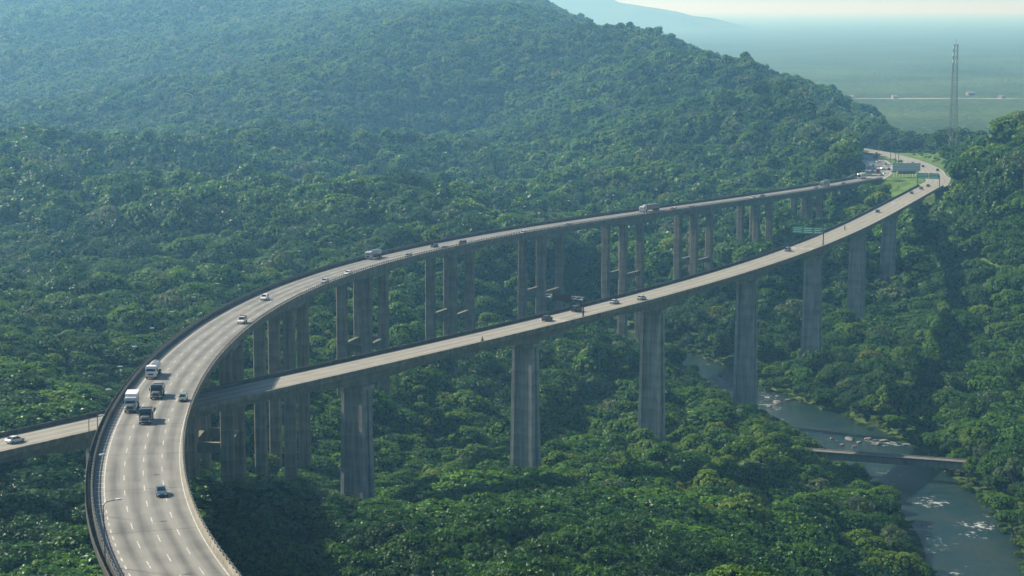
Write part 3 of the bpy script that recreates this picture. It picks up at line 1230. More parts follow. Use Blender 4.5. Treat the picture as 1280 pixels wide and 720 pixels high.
# small warning signs on the outer parapet of the upper deck
for (u, v), lab in (((368, 345), 'small diamond road sign on the left parapet of the curved deck'), ((419, 330), 'small square road sign on the left parapet beyond the diamond one')):
    s, off = pixel_to_path(PU, u, v)
    r = thing('road_sign', lab, 'sign')
    place(r, PU, s, -WU / 2 + 0.75, 0.01)
    MB().bar((0, 0, 0), (0, 0, 2.3), 0.05, 6).build('post', M['pole'], r)
    pn = MB()
    if 'diamond' in lab:
        pn.loft([[(0, -0.05, 2.0), (0.75, -0.05, 2.75), (0, -0.05, 3.5), (-0.75, -0.05, 2.75)], [(0, -0.02, 2.0), (0.75, -0.02, 2.75), (0, -0.02, 3.5), (-0.75, -0.02, 2.75)]])
    else:
        pn.box(-0.6, 0.6, -0.09, -0.055, 1.9, 3.1)
    pn.build('sign_panel', M['black'], r)


# ------------------------------------------------------------------ vehicles
def wheel(parent, x, y, r=0.31, w=0.2):
    o = MB().bar((x - w / 2, y, r), (x + w / 2, y, r), r, 14).build('wheel', M['tyre'], parent)
    sx = 1 if x > 0 else -1
    MB().bar((x + sx * (w / 2 - 0.02), y, r), (x + sx * (w / 2 + 0.012), y, r), r * 0.6, 10).build('rim', M['metal'], o)
    return o


def ring(y, hw, z0, z1, sh=0.14):
    return [(-hw * 0.93, y, z0), (hw * 0.93, y, z0), (hw, y, z0 + 0.18), (hw, y, z1 - sh), (hw * 0.9, y, z1), (-hw * 0.9, y, z1), (-hw, y, z1 - sh), (-hw, y, z0 + 0.18)]


def car(label, color, kind='hatch', group=None):
    r = thing('car', label, 'car', group=group)
    p = car_paint(color)
    if kind == 'sedan':
        st = [(-2.2, .70, .38, .80), (-2.05, .82, .26, .93), (-1.3, .87, .22, .96), (0, .88, .21, .94), (.95, .87, .22, .92), (1.75, .84, .25, .80), (2.15, .72, .36, .62)]
        cb, ct, zt = (-1.75, 1.05), (-1.0, 0.25), 1.43
    elif kind == 'suv':
        st = [(-2.2, .76, .42, 1.0), (-2.1, .86, .32, 1.1), (-1.3, .91, .28, 1.12), (0, .92, .28, 1.1), (.95, .91, .28, 1.08), (1.85, .88, .32, .98), (2.2, .76, .42, .76)]
        cb, ct, zt = (-2.12, 1.05), (-1.85, 0.4), 1.74
    elif kind == 'van':
        st = [(-2.3, .82, .40, 1.1), (-2.25, .90, .3, 1.2), (-1.3, .92, .26, 1.2), (0, .93, .26, 1.18), (1.2, .92, .26, 1.14), (1.95, .88, .3, .95), (2.25, .76, .4, .74)]
        cb, ct, zt = (-2.26, 1.6), (-2.15, 0.75), 1.98
    else:
        st = [(-1.95, .72, .38, .86), (-1.88, .82, .28, .96), (-1.2, .86, .22, .97), (0, .87, .21, .95), (.9, .86, .22, .92), (1.6, .83, .25, .82), (1.95, .70, .36, .64)]
        cb, ct, zt = (-1.88, 1.05), (-1.5, 0.3), 1.46
    MB().loft([ring(y, hw, z0, z1) for y, hw, z0, z1 in st]).build('body', p, r, smooth=False)
    zb = max(s[3] for s in st) - 0.06
    hw0, hw1 = .80 * st[3][1] / .88, .62 * st[3][1] / .88
    cab = [[(-hw0, cb[0], zb), (hw0, cb[0], zb), (hw0, cb[1], zb), (-hw0, cb[1], zb)], [(-hw1, ct[0], zt - .04), (hw1, ct[0], zt - .04), (hw1, ct[1], zt - .04), (-hw1, ct[1], zt - .04)]]
    MB().loft(cab).build('window_glass', M['glass'], r)
    rf = MB()
    rf.loft([[(-hw1 - .03, ct[0] - .05, zt - .045), (hw1 + .03, ct[0] - .05, zt - .045), (hw1 + .03, ct[1] + .04, zt - .045), (-hw1 - .03, ct[1] + .04, zt - .045)],
             [(-hw1 + .08, ct[0] + .1, zt + .02), (hw1 - .08, ct[0] + .1, zt + .02), (hw1 - .08, ct[1] - .12, zt + .02), (-hw1 + .08, ct[1] - .12, zt + .02)]])
    for sx in (-1, 1):
        for (ya, yb) in ((cb[0], ct[0]), (cb[1], ct[1])):
            rf.bar((sx * (hw0 - .01), ya, zb), (sx * (hw1 + .0), yb, zt - .03), 0.05, 4)
        ym = (cb[0] + cb[1]) / 2 - .1
        rf.bar((sx * (hw0 + .0), ym, zb), (sx * (hw1 + .01), ym, zt - .03), 0.045, 4)
    rf.build('roof', p, r)
    hl = st[-1][0]
    for sx in (-1, 1):
        MB().box(sx * .55 - .17, sx * .55 + .17, hl - .14, hl + .015, .50, .62).build('headlight', M['head'], r)
        MB().box(sx * .58 - .12, sx * .58 + .12, st[0][0] - .015, st[0][0] + .1, .62, .78).build('tail_light', M['tail'], r)
        MB().box(sx * (st[3][1] + .09) - .08, sx * (st[3][1] + .09) + .08, .75, .87, .95, 1.07).build('mirror', p, r)
        wheel(r, sx * (st[3][1] - .08), st[0][0] + .78)
        wheel(r, sx * (st[3][1] - .08), hl - .8)
    MB().box(-.6, .6, hl - .1, hl + .012, .34, .46).build('grille', M['black'], r)
    return r


def truck(label, cabc, load, loadc, L=8.5, cat='truck', hood=False):
    """Front at +Y. load: tank, box, dump, flat, trailer"""
    r = thing('truck', label, cat)
    p = car_paint(cabc)
    f0 = L / 2
    f = f0
    cl = 2.1
    if hood:
        f = f0 - 1.25
        cl = 1.75
        MB().loft([[(-.95, f - .1, .7), (.95, f - .1, .7), (.95, f - .1, 1.55), (.75, f - .1, 1.72), (-.75, f - .1, 1.72), (-.95, f - .1, 1.55)],
                   [(-.88, f0 - .15, .65), (.88, f0 - .15, .65), (.88, f0 - .15, 1.42), (.66, f0 - .15, 1.58), (-.66, f0 - .15, 1.58), (-.88, f0 - .15, 1.42)],
                   [(-.8, f0, .7), (.8, f0, .7), (.8, f0, 1.3), (.6, f0, 1.4), (-.6, f0, 1.4), (-.8, f0, 1.3)]]).build('bonnet', car_paint((.16, .165, .17)), r)
        for sx in (-1, 1):
            MB().loft([[(sx * 1.2, f0 - 1.6, .75), (sx * .85, f0 - 1.6, .75), (sx * .85, f0 - 1.6, 1.15), (sx * 1.2, f0 - 1.6, 1.1)], [(sx * 1.2, f0 - .9, 1.15), (sx * .85, f0 - .9, 1.15), (sx * .85, f0 - .9, 1.3), (sx * 1.2, f0 - .9, 1.28)], [(sx * 1.15, f0 - .2, .8), (sx * .85, f0 - .2, .8), (sx * .85, f0 - .2, 1.2), (sx * 1.15, f0 - .2, 1.1)]]).build('mudguard', p, r)
    cab = MB()
    cab.loft([[(-1.22, f - cl, .75), (1.22, f - cl, .75), (1.22, f - cl, 2.75), (1.1, f - cl, 2.95), (-1.1, f - cl, 2.95), (-1.22, f - cl, 2.75)],
              [(-1.22, f - .45, .75), (1.22, f - .45, .75), (1.22, f - .45, 2.7), (1.05, f - .45, 2.88), (-1.05, f - .45, 2.88), (-1.22, f - .45, 2.7)],
              [(-1.20, f, .55), (1.20, f, .55), (1.20, f, 1.70), (1.1, f - .02, 1.75), (-1.1, f - .02, 1.75), (-1.20, f, 1.70)]])
    cab.build('cab', p, r)
    ws = MB()
    ws.add([(-1.02, f - .03 + .02, 1.82), (1.02, f - .03 + .02, 1.82), (.98, f - .40, 2.68), (-.98, f - .40, 2.68), (-1.02, f - .13, 1.78), (1.02, f - .13, 1.78), (.98, f - .5, 2.64), (-.98, f - .5, 2.64)],
           [(0, 1, 2, 3), (7, 6, 5, 4), (0, 4, 5, 1), (1, 5, 6, 2), (2, 6, 7, 3), (3, 7, 4, 0)])
    ws.build('windscreen', M['glass'], r)
    for sx in (-1, 1):
        MB().box(sx * 1.225 - .02, sx * 1.225 + .02, f - 1.5, f - .6, 1.75, 2.5).build('side_window', M['glass'], r)
        MB().box(sx * 1.42 - .1, sx * 1.42 + .1, f - .35, f - .25, 1.7, 2.3).build('mirror', M['black'], r)
        MB().box(sx * .9 - .2, sx * .9 + .2, f0 - .12, f0 + .05, .62, .80).build('headlight', M['head'], r)
    MB().box(-1.15, 1.15, f0 - .3, f0 + .08, .38, .58).build('bumper', M['black'], r)
    MB().box(-.6, .6, f0 - .01, f0 + .04, .95, 1.28).build('grille', M['black'], r)
    MB().box(-.45, .45, -f0, f - cl + .4, .72, .98).build('chassis', M['black'], r)
    y1 = f - cl - .2
    y0 = -f0
    lp = car_paint(loadc, 0.1 if load != 'tank' else 0.6)
    if load == 'tank':
        rings = []
        for y, k in ((y0, .55), (y0 + .12, .86), (y0 + .4, 1), (y1 - .4, 1), (y1 - .12, .86), (y1, .55)):
            rings.append([(1.2 * k * math.cos(t), y, 2.05 + 1.0 * k * math.sin(t)) for t in [2 * PI * q / 20 for q in range(20)]])
        tk = MB().loft(rings).build('tank', lp, r, smooth=True)
        c = MB()
        for q in range(3):
            yy = y0 + (y1 - y0) * (q + .5) / 3
            c.bar((0, yy, 3.0), (0, yy, 3.2), .3, 10)
        c.box(-.35, .35, y0 + .6, y1 - .6, 3.03, 3.08)
        c.build('hatch', M['metal'], tk)
    elif load == 'box':
        MB().box(-1.25, 1.25, y0, y1, 1.0, 3.3).build('cargo_box', lp, r)
    elif load == 'tarp':
        MB().loft([[(-1.25, y, 1.0), (1.25, y, 1.0), (1.25, y, 2.9), (.9, y, 3.5), (-.9, y, 3.5), (-1.25, y, 2.9)] for y in (y0, y1)]).build('cargo_tarp', lp, r)
    elif load == 'silo':
        MB().loft([[(-1.15, y0 + .3, 1.0), (1.15, y0 + .3, 1.0), (1.15, y1, 1.0), (-1.15, y1, 1.0)], [(-1.2, y0 + .1, 2.4), (1.2, y0 + .1, 2.4), (1.2, y1, 2.4), (-1.2, y1, 2.4)]]).build('cargo_bed', car_paint((0.25, 0.25, 0.24)), r)
        MB().box(-1.22, 1.22, y0 + .08, y1 + .02, 2.41, 3.5).build('cargo_box', lp, r)
    elif load == 'dump':
        bm_ = MB()
        bm_.box(-1.22, 1.22, y0, y1, 1.05, 1.2)
        bm_.box(-1.25, -1.13, y0, y1, 1.2, 2.35)
        bm_.box(1.13, 1.25, y0, y1, 1.2, 2.35)
        bm_.box(-1.13, 1.13, y1 - .12, y1, 1.2, 2.75)
        bm_.box(-1.13, 1.13, y0, y0 + .1, 1.2, 2.35)
        bm_.build('dump_bed', lp, r)
        MB().box(-1.1, 1.1, y0 + .12, y1 - .14, 1.21, 1.5).build('bed_floor', M['sand'], r)
    else:
        MB().box(-1.22, 1.22, y0, y1, .98, 1.2).build('flat_bed', M['black'], r)
        MB().box(-1.2, 1.2, y0 + .2, y1 - 2.4, 1.21, 3.35).build('cargo_box', lp, r)
        MB().loft([[(-1.0, y1 - 2.0, 1.21), (1.0, y1 - 2.0, 1.21), (1.0, y1 - .3, 1.21), (-1.0, y1 - .3, 1.21)], [(-.6, y1 - 1.8, 3.5), (.6, y1 - 1.8, 3.5), (.6, y1 - .6, 3.5), (-.6, y1 - .6, 3.5)]]).build('cargo_bundle', car_paint((0.75, 0.75, 0.73)), r)
    for sx in (-1, 1):
        wheel(r, sx * 1.03, f0 - 1.0, .5, .3)
        for yy in ([-f0 + 1.0, -f0 + 2.2] if L < 12 else [-f0 + 1.0, -f0 + 2.2, -f0 + 3.4, f0 - 3.8]):
            wheel(r, sx * .98, yy, .5, .46)
    return r


def bus(label, c):
    r = thing('bus', label, 'bus')
    p = car_paint(c)
    f = 6.0
    MB().loft([[(-1.2, y, .4), (1.2, y, .4), (1.25, y, .7), (1.25, y, 3.1), (1.0, y, 3.5), (-1.0, y, 3.5), (-1.25, y, 3.1), (-1.25, y, .7)] for y in (-f, f - .3)] +
              [[(-1.1, f, .45), (1.1, f, .45), (1.15, f, .7), (1.15, f - .1, 2.9), (.9, f - .25, 3.3), (-.9, f - .25, 3.3), (-1.15, f - .1, 2.9), (-1.15, f, .7)]]).build('body', p, r)
    MB().box(-1.05, 1.05, f - .08, f + .03, 1.3, 2.7).build('windscreen', M['glass'], r)
    for sx in (-1, 1):
        for k in range(6):
            y = -f + .7 + k * 1.75
            MB().box(sx * 1.25 - .02, sx * 1.25 + .02, y, y + 1.55, 1.6, 2.65).build('window', M['glass'], r)
        MB().box(sx * .8 - .2, sx * .8 + .2, f - .02, f + .03, .65, .85).build('headlight', M['head'], r)
        wheel(r, sx * 1.05, f - 1.9, .48, .3)
        wheel(r, sx * 1.05, -f + 2.6, .48, .3)
    MB().box(-.7, .7, -2, 1, 3.5, 3.68).build('roof_unit', M['white'], r)
    return r


def pickup(label, c, cargo):
    r = thing('pickup_truck', label, 'pickup')
    p = car_paint(c)
    MB().loft([ring(y, hw, z0, z1) for y, hw, z0, z1 in [(-.6, .9, .35, 1.2), (.0, .92, .35, 1.2), (1.4, .9, .35, 1.1), (2.2, .87, .38, 1.02), (2.55, .78, .45, .8)]]).build('body', p, r)
    MB().loft([[(-.80, -.55, 1.14), (.80, -.55, 1.14), (.80, 1.35, 1.14), (-.80, 1.35, 1.14)], [(-.68, -.4, 1.82), (.68, -.4, 1.82), (.68, .7, 1.82), (-.68, .7, 1.82)]]).build('window_glass', M['glass'], r)
    MB().box(-.72, .72, -.45, .76, 1.8, 1.88).build('roof', p, r)
    b = MB()
    b.box(-.95, .95, -2.7, -.62, .7, .8)
    b.box(-.95, -.88, -2.7, -.62, .8, 1.25)
    b.box(.88, .95, -2.7, -.62, .8, 1.25)
    b.box(-.88, .88, -2.7, -2.63, .8, 1.25)
    b.build('cargo_bed', p, r)
    MB().loft([[(-.85, -2.6, .81), (.85, -2.6, .81), (.85, -.68, .81), (-.85, -.68, .81)], [(-.8, -2.5, 1.9), (.8, -2.5, 1.9), (.8, -.75, 2.1), (-.8, -.75, 2.1)]]).build('cargo', car_paint(cargo), r)
    for sx in (-1, 1):
        MB().box(sx * .6 - .16, sx * .6 + .16, 2.45, 2.57, .68, .82).build('headlight', M['head'], r)
        wheel(r, sx * .82, 1.75, .36, .24)
        wheel(r, sx * .82, -1.8, .36, .24)
    return r


def motorbike(label, path, s, off, face, plabel):
    r = thing('motorcycle', label, 'motorcycle')
    for y in (-.68, .68):
        MB().bar((-.07, y, .31), (.07, y, .31), .31, 14).build('wheel', M['tyre'], r)
    MB().loft([[(-.12, -.75, .62), (.12, -.75, .62), (.12, -.75, .80), (-.12, -.75, .80)], [(-.15, -.1, .45), (.15, -.1, .45), (.13, -.1, .82), (-.13, -.1, .82)], [(-.16, .35, .5), (.16, .35, .5), (.14, .35, .98), (-.14, .35, .98)], [(-.08, .62, .72), (.08, .62, .72), (.08, .62, .98), (-.08, .62, .98)]]).build('frame', car_paint((.04, .04, .05)), r)
    h = MB()
    h.bar((-.36, .38, 1.05), (.36, .38, 1.05), .025, 6)
    h.bar((-.06, .68, .31), (-.06, .45, 1.05), .03, 6)
    h.bar((.06, .68, .31), (.06, .45, 1.05), .03, 6)
    h.build('handlebar', M['metal'], r)
    place(r, path, s, off, 0.012, face)
    me = bpy.data.meshes.new('person')
    V = [(0, -.25, .88), (0, -.20, 1.12), (0, -.12, 1.36), (0, -.06, 1.50), (0, -.02, 1.60), (0, 0, 1.74),
         (-.19, -.10, 1.40), (-.27, .08, 1.18), (-.30, .34, 1.10), (.19, -.10, 1.40), (.27, .08, 1.18), (.30, .34, 1.10),
         (-.12, -.2, .86), (-.20, .18, .82), (-.19, .02, .40), (-.19, .16, .36), (.12, -.2, .86), (.20, .18, .82), (.19, .02, .40), (.19, .16, .36)]
    E_ = [(0, 1), (1, 2), (2, 3), (3, 4), (4, 5), (2, 6), (6, 7), (7, 8), (2, 9), (9, 10), (10, 11), (0, 12), (12, 13), (13, 14), (14, 15), (0, 16), (16, 17), (17, 18), (18, 19)]
    R = [.16, .15, .17, .07, .10, .12, .075, .055, .04, .075, .055, .04, .10, .08, .055, .045, .10, .08, .055, .045]
    me.from_pydata(V, E_, [])
    o = link('person', me)
    sk = o.modifiers.new('skin', 'SKIN')
    for i, rr in enumerate(R):
        me.skin_vertices[0].data[i].radius = (rr, rr)
        me.skin_vertices[0].data[i].use_root = (i == 0)
    o.modifiers.new('sub', 'SUBSURF').levels = 1
    o.modifiers['sub'].render_levels = 1
    me.materials.append(M['cloth'])
    tag(o, plabel, 'person')
    place(o, path, s, off, 0.012, face)
    hm_ = MB()
    hm_.loft([[(.15 * k * math.cos(t), .0 + .17 * k * math.sin(t), z) for t in [2 * PI * q / 12 for q in range(12)]] for z, k in ((1.62, .7), (1.68, .95), (1.78, 1.0), (1.87, .75), (1.91, .3))])
    hm_.build('helmet', M['black'], o, smooth=True)
    return r


def put(o, path, u, v, face):
    s, off = pixel_to_path(path, u, v)
    lim = (WU if path is PU else WL) / 2 - 1.6
    off = max(-lim, min(lim, off))
    s = max(8.0, min(path.len - 9.0, s))
    place(o, path, s, off, 0.022, face)
    return o


SIL, WHT, DRK, BLU, RED, GRN, GRY = (.42, .43, .44), (.72, .72, .70), (.035, .037, .042), (.045, .09, .15), (.33, .035, .03), (.045, .075, .06), (.16, .17, .18)
put(truck('silver tanker truck with white cab nearest the camera on the curved deck', WHT, 'tank', (.5, .5, .49), 9.6, 'tanker truck'), PU, 192, 470, -1)
put(truck('truck with white box load beside the outer parapet, ahead of the dump trucks', (.45, .48, .5), 'silo', (.78, .78, .76), 8.6, 'truck', True), PU, 165, 512, -1)
put(truck('dark dump truck with empty bed, the rear one of the pair', DRK, 'dump', (.20, .19, .17), 7.8, 'dump truck', True), PU, 197, 496, -1)
put(truck('dark dump truck with empty bed, the front one of the pair', (.05, .055, .06), 'dump', (.26, .24, .2), 7.6, 'dump truck', True), PU, 183, 527, -1)
put(car('greenish grey car alone in the right lane beside the dump trucks', (.12, .17, .17), 'hatch'), PU, 229, 501, -1)
put(car('dark blue car nearest the camera on the curved deck', BLU, 'sedan'), PU, 202, 619, -1)
put(pickup('white pickup truck with a red load on the curved deck', WHT, (.40, .05, .05)), PU, 303, 404, -1)
put(car('white hatchback following the red-loaded pickup', WHT, 'suv'), PU, 331, 375, -1)
put(car('silver car in the right lane below the far tanker', SIL, 'hatch'), PU, 406, 353.5, -1)
put(car('white car in the right lane just below the far tanker', WHT, 'hatch'), PU, 435, 343.5, -1)
put(truck('far grey tanker truck with pale cab halfway round the bend', (.5, .52, .53), 'tank', (.34, .36, .37), 11.5, 'tanker truck'), PU, 467, 323, -1)
put(car('dark grey car right behind the far tanker', GRY, 'hatch'), PU, 510.5, 321.5, -1)
put(car('black car second behind the far tanker', DRK, 'sedan'), PU, 543, 309, -1)
put(car('dark car hugging the near parapet beside the maroon van', (.06, .065, .07), 'hatch'), PU, 566, 312.5, -1)
put(car('dark maroon van on the bend ahead of a white car', (.10, .035, .04), 'van'), PU, 578, 306.5, -1)
put(car('white car alone on the middle of the curved deck', WHT, 'sedan'), PU, 654, 292, -1)
put(car('dark green car following the lone white car', GRN, 'hatch'), PU, 710, 283, -1)
put(truck('long dark lorry with a white bundle behind its pale cab', (.55, .57, .58), 'trailer', (.07, .08, .10), 18.0, 'lorry'), PU, 812, 264, -1)
put(car('white car behind the long dark lorry', WHT, 'suv'), PU, 842, 263, -1)
put(car('red car behind the long dark lorry', RED, 'hatch'), PU, 850, 264, -1)
put(car('dark car third behind the long dark lorry', GRY, 'hatch'), PU, 868, 260.5, -1)
put(car('white car of the close pair on the far upper deck', WHT, 'hatch'), PU, 941, 248.3, -1)
put(car('dark car of the close pair on the far upper deck', DRK, 'sedan'), PU, 953, 246.3, -1)
put(truck('grey covered truck near the far end of the curved deck', (.30, .31, .32), 'tarp', (.17, .18, .19), 11.5), PU, 1031, 232.5, -1)
put(car('dark car in front of the grey covered truck', GRY, 'hatch'), PU, 1020, 236, -1)
put(car('dark car beside the parapet behind the grey covered truck', (.06, .07, .09), 'suv'), PU, 1054, 231.5, -1)
put(bus('white coach at the far end of the curved deck', (.74, .74, .72)), PU, 1085, 222, -1)
# lower deck
put(car('white car on the short stretch of lower deck left of the bend', (.62, .64, .65), 'sedan'), PL, 19, 553, 1)
put(car('black car just short of the dark message sign gantry', DRK, 'suv'), PL, 684, 401, 1)
put(car('dark van passing the post of the dark message sign gantry', (.03, .032, .045), 'van'), PL, 721, 389.5, 1)
put(car('silver car first past the dark message sign gantry', SIL, 'sedan'), PL, 768, 379.5, 1)
put(car('silver car second past the dark message sign gantry', (.36, .38, .40), 'sedan'), PL, 802, 374.5, 1)
put(car('dark silver car just short of the green sign gantry midway', (.22, .24, .26), 'suv'), PL, 985, 314, 1)
put(car('dark car between the two green sign gantries on the lower deck', DRK, 'hatch'), PL, 1097, 265.5, 1)
put(car('dark grey car first of three below the far green gantry', GRY, 'hatch'), PL, 1139.5, 242.3, 1)
put(car('grey car second of three below the far green gantry', (.22, .22, .23), 'suv'), PL, 1151.5, 236.8, 1)
put(car('dark car third of three right below the far green gantry', DRK, 'sedan'), PL, 1160.5, 233.0, 1)
sm, om = pixel_to_path(PL, 603, 428.5)
motorbike('black motorcycle near the edge of the lower deck', PL, sm, om, 1, 'person in dark clothes riding the motorcycle nearest the camera')
sm, om = pixel_to_path(PL, 1056, 287)
motorbike('black motorcycle just past the midway green sign gantry', PL, sm, om, 1, 'person in dark clothes riding past the midway green sign gantry')


def on_road(o, R, depth, off, face):
    i = int(np.abs(R[:, 1] - depth).argmin())
    i = min(max(i, 1), len(R) - 2)
    t = R[i + 1] - R[i - 1]
    t = t / np.linalg.norm(t)
    n = np.array([t[1], -t[0], 0])
    n /= np.linalg.norm(n)
    q = R[i] + n * off
    y = Vector(t) * face
    x = Vector(n) * face
    z = x.cross(y).normalized()
    o.matrix_world = Matrix(((x.x, y.x, z.x, q[0]), (x.y, y.y, z.y, q[1]), (x.z, y.z, z.z, q[2] + 0.03), (0, 0, 0, 1)))
    return o


on_road(car('white car beside the coach at the far end of the curved deck', WHT, 'suv'), ROAD_A, 1250, 4.5, -1)
on_road(truck('red truck with a pale load behind the white coach', (.28, .05, .05), 'box', (.6, .6, .58), 9.0), ROAD_A, 1272, 0.5, -1)
on_road(car('dark car on the far road before the billboard', DRK, 'sedan'), ROAD_A, 1345, -4.0, -1)
on_road(car('white car on the far road behind the billboard', WHT, 'sedan'), ROAD_A, 1325, 3.0, -1)
on_road(car('red car on the far road behind the billboard', RED, 'hatch'), ROAD_A, 1312, 6.5, -1)
on_road(car('silver car farther along the left far road', SIL, 'sedan'), ROAD_A, 1400, 1.5, -1)
on_road(truck('dark truck at the bend of the left far road', GRY, 'box', (.14, .15, .16), 9.0), ROAD_A, 1440, 5.0, -1)
on_road(car('white car at the bend of the left far road', WHT, 'suv'), ROAD_A, 1465, -3.0, -1)
on_road(car('dark car leaving along the right far road, nearest of three', DRK, 'suv'), ROAD_B, 1296, 4.5, 1)
on_road(car('dark car leaving along the right far road, middle of three', (.05, .05, .06), 'hatch'), ROAD_B, 1335, -1.5, 1)
on_road(car('grey car leaving along the right far road, farthest of three', GRY, 'hatch'), ROAD_B, 1375, -4.0, 1)

for k, (dd, off, c, kd, lab) in enumerate(((1285, -4.0, SIL, 'sedan', 'silver car beside the red truck on the left far road'), (1300, 0.5, WHT, 'van', 'white van just behind the red truck on the left far road'),
                                       (1360, 5.0, GRY, 'suv', 'grey car on the inner edge of the left far road'), (1378, -1.5, WHT, 'hatch', 'white hatchback in the middle of the left far road'),
                                       (1422, -4.5, DRK, 'hatch', 'dark hatchback beside the dark truck on the left far road'), (1490, 2.0, SIL, 'van', 'pale van farthest up the left far road'))):
    on_road(car(lab, c, kd), ROAD_A, dd, off, -1)

# ------------------------------------------------------------------ small river bridge
A = at_z(1018, 563, 7.5)
B = at_z(1196, 576, 7.5)
r = thing('bridge', 'narrow low concrete bridge crossing the river below the viaducts', 'bridge', tuple((A + B) / 2), math.atan2(B[1] - A[1], B[0] - A[0]))
Lh = float(np.linalg.norm(B - A)) / 2 + 6
MB().box(-Lh, Lh, -2.2, 2.2, -0.35, 0.0).build('deck_slab', mat('bridge_deck', (.13, .12, .105), .85, .2, var=.3, scale=.4), r)
for y in (-1.3, 1.3):
    MB().box(-Lh + .3, Lh - .3, y - .35, y + .35, -2.5, -0.36).build('girder', M['girder'], r)
for y in (-2.08, 2.08):
    MB().box(-Lh + .1, Lh - .1, y - .11, y + .11, 0.004, 0.28).build('kerb', M['girder'], r)
for x in (-Lh + 1.2, Lh - 1.2):
    MB().box(x - .8, x + .8, -2.1, 2.1, -9.5, -2.51).build('abutment', M['pier2'], r)

# river rocks, foam and gravel bars
rk = [(1062, 549, 2.6), (1074, 553, 1.8), (1085, 549, 2.2), (1096, 555, 2.4), (1052, 556, 1.5), (1068, 558, 1.7), (1105, 551, 2.0), (972, 503, 3.0), (962, 508, 1.6),
      (985, 500, 1.8), (900, 470, 1.5), (915, 476, 1.8), (1140, 652, 1.0), (1152, 656, .9), (1163, 659, 1.0), (1130, 648, .9), (1145, 690, 1.1), (938, 487, 1.7), (1040, 548, 1.6)]
RL = {}
ORD = ['leftmost', 'second from left', 'third from left', 'fourth from left', 'fifth from left', 'sixth from left', 'seventh from left', 'eighth from left', 'ninth from left', 'tenth from left',
       'eleventh from left', 'twelfth from left']
for k, (u, v, s_) in enumerate(rk):
    p = at_z(u, v, 0.1)
    bm = bmesh.new()
    bmesh.ops.create_icosphere(bm, subdivisions=2, radius=1.0)
    rr = random.Random(k)
    for vv in bm.verts:
        vv.co *= 1 + rr.uniform(-.22, .22)
        vv.co.z *= 0.55
    me = bpy.data.meshes.new('river_rock')
    bm.to_mesh(me)
    bm.free()
    me.materials.append(M['rock'])
    o = link('river_rock', me)
    o.location = p
    o.scale = (s_ * rr.uniform(.5, .95), s_ * rr.uniform(.5, .8), s_ * .55)
    o.rotation_euler = (0, 0, rr.uniform(0, 6))
    if v < 520:
        lab = 'pale boulder in the white water upstream of the low bridge'
    elif v < 600:
        lab = 'grey boulder on the shoal just above the low bridge'
    else:
        lab = 'small boulder in the riffle downstream of the low bridge'
    RL.setdefault(lab, []).append((u, o))
    tag(o, lab, 'rock', 'boulders in the river')

for lab, os_ in RL.items():
    os_.sort(key=lambda t: t[0])
    for q, (_u, o) in enumerate(os_):
        o['label'] = lab + ', ' + ('rightmost' if q == len(os_) - 1 else ORD[q])


def bar(u0, v0, ru, rv, seed):
    c = at_z(u0, v0, 0)
    n = 22
    rr = random.Random(seed)
    vs = [(c[0], c[1], 0.7)]
    fs = []
    for rad, z in ((0.6, 0.55), (1.0, -0.3)):
        for k in range(n):
            t = 2 * PI * k / n
            q = rad * (1 + 0.18 * math.sin(3 * t + seed) + rr.uniform(-.06, .06))
            vs.append((c[0] + ru * q * math.cos(t), c[1] + rv * q * math.sin(t), z))
    for k in range(n):
        k2 = (k + 1) % n
        fs.append((0, 1 + k, 1 + k2))
        fs.append((1 + k, 1 + n + k, 1 + n + k2, 1 + k2))
    me = bpy.data.meshes.new('gravel_bar')
    me.from_pydata(vs, [], fs)
    me.materials.append(M['sand'])
    me.polygons.foreach_set('use_smooth', [True] * len(fs))
    tag(link('gravel_bar', me), kind='structure')


bar(1150, 692, 1.2, 8, 1)

# ------------------------------------------------------------------ far end: tower, billboard, poles, hut
tp = at_depth(1190.5, 190, 1390)
gz = float(ground(np.array([tp[0]]), np.array([tp[1]]))[0])
tw = thing('lattice_tower', 'tall slender lattice communications mast beyond the far end of the viaducts', 'tower', (float(tp[0]), float(tp[1]), gz))
TH_ = 160 - 0 + (-(55 - 10) / F * 1390) - gz
wb, wt = 2.9, 1.3
for sx in (-1, 1):
    for sy in (-1, 1):
        MB().bar((sx * wb, sy * wb, -0.5), (sx * wt, sy * wt, TH_), .19, 5, .14).build('leg', M['pole'], tw)
br = MB()
np_ = 20
for k in range(np_):
    za, zb = TH_ * k / np_, TH_ * (k + 1) / np_
    fa, fb = wb + (wt - wb) * k / np_, wb + (wt - wb) * (k + 1) / np_
    for (ax, ay, bx, by) in ((-1, -1, 1, -1), (1, -1, 1, 1), (1, 1, -1, 1), (-1, 1, -1, -1)):
        br.bar((ax * fa, ay * fa, za), (bx * fb, by * fb, zb), .06, 4)
        br.bar((bx * fa, by * fa, za), (ax * fb, ay * fb, zb), .06, 4)
        br.bar((ax * fb, ay * fb, zb), (bx * fb, by * fb, zb), .06, 4)
br.build('bracing', M['pole'], tw)
for k, (zz, s_) in enumerate(((TH_ - 3, 1.7), (TH_ - 8, 1.9), (TH_ - 13, 2.0))):
    mb = MB()
    for q in range(3):
        t = 2 * PI * q / 3 + .4
        mb.box(s_ * math.cos(t) - .22, s_ * math.cos(t) + .22, s_ * math.sin(t) - .22, s_ * math.sin(t) + .22, zz, zz + 2.4)
    mb.build('antenna', M['white'], tw)
MB().bar((0, 0, TH_), (0, 0, TH_ + 4), .09, 5).build('spike', M['pole'], tw)
ring_ = MB()
ring_.box(-wt - .4, wt + .4, -wt - .4, wt + .4, TH_ - .2, TH_)
ring_.build('platform', M['pole'], tw)

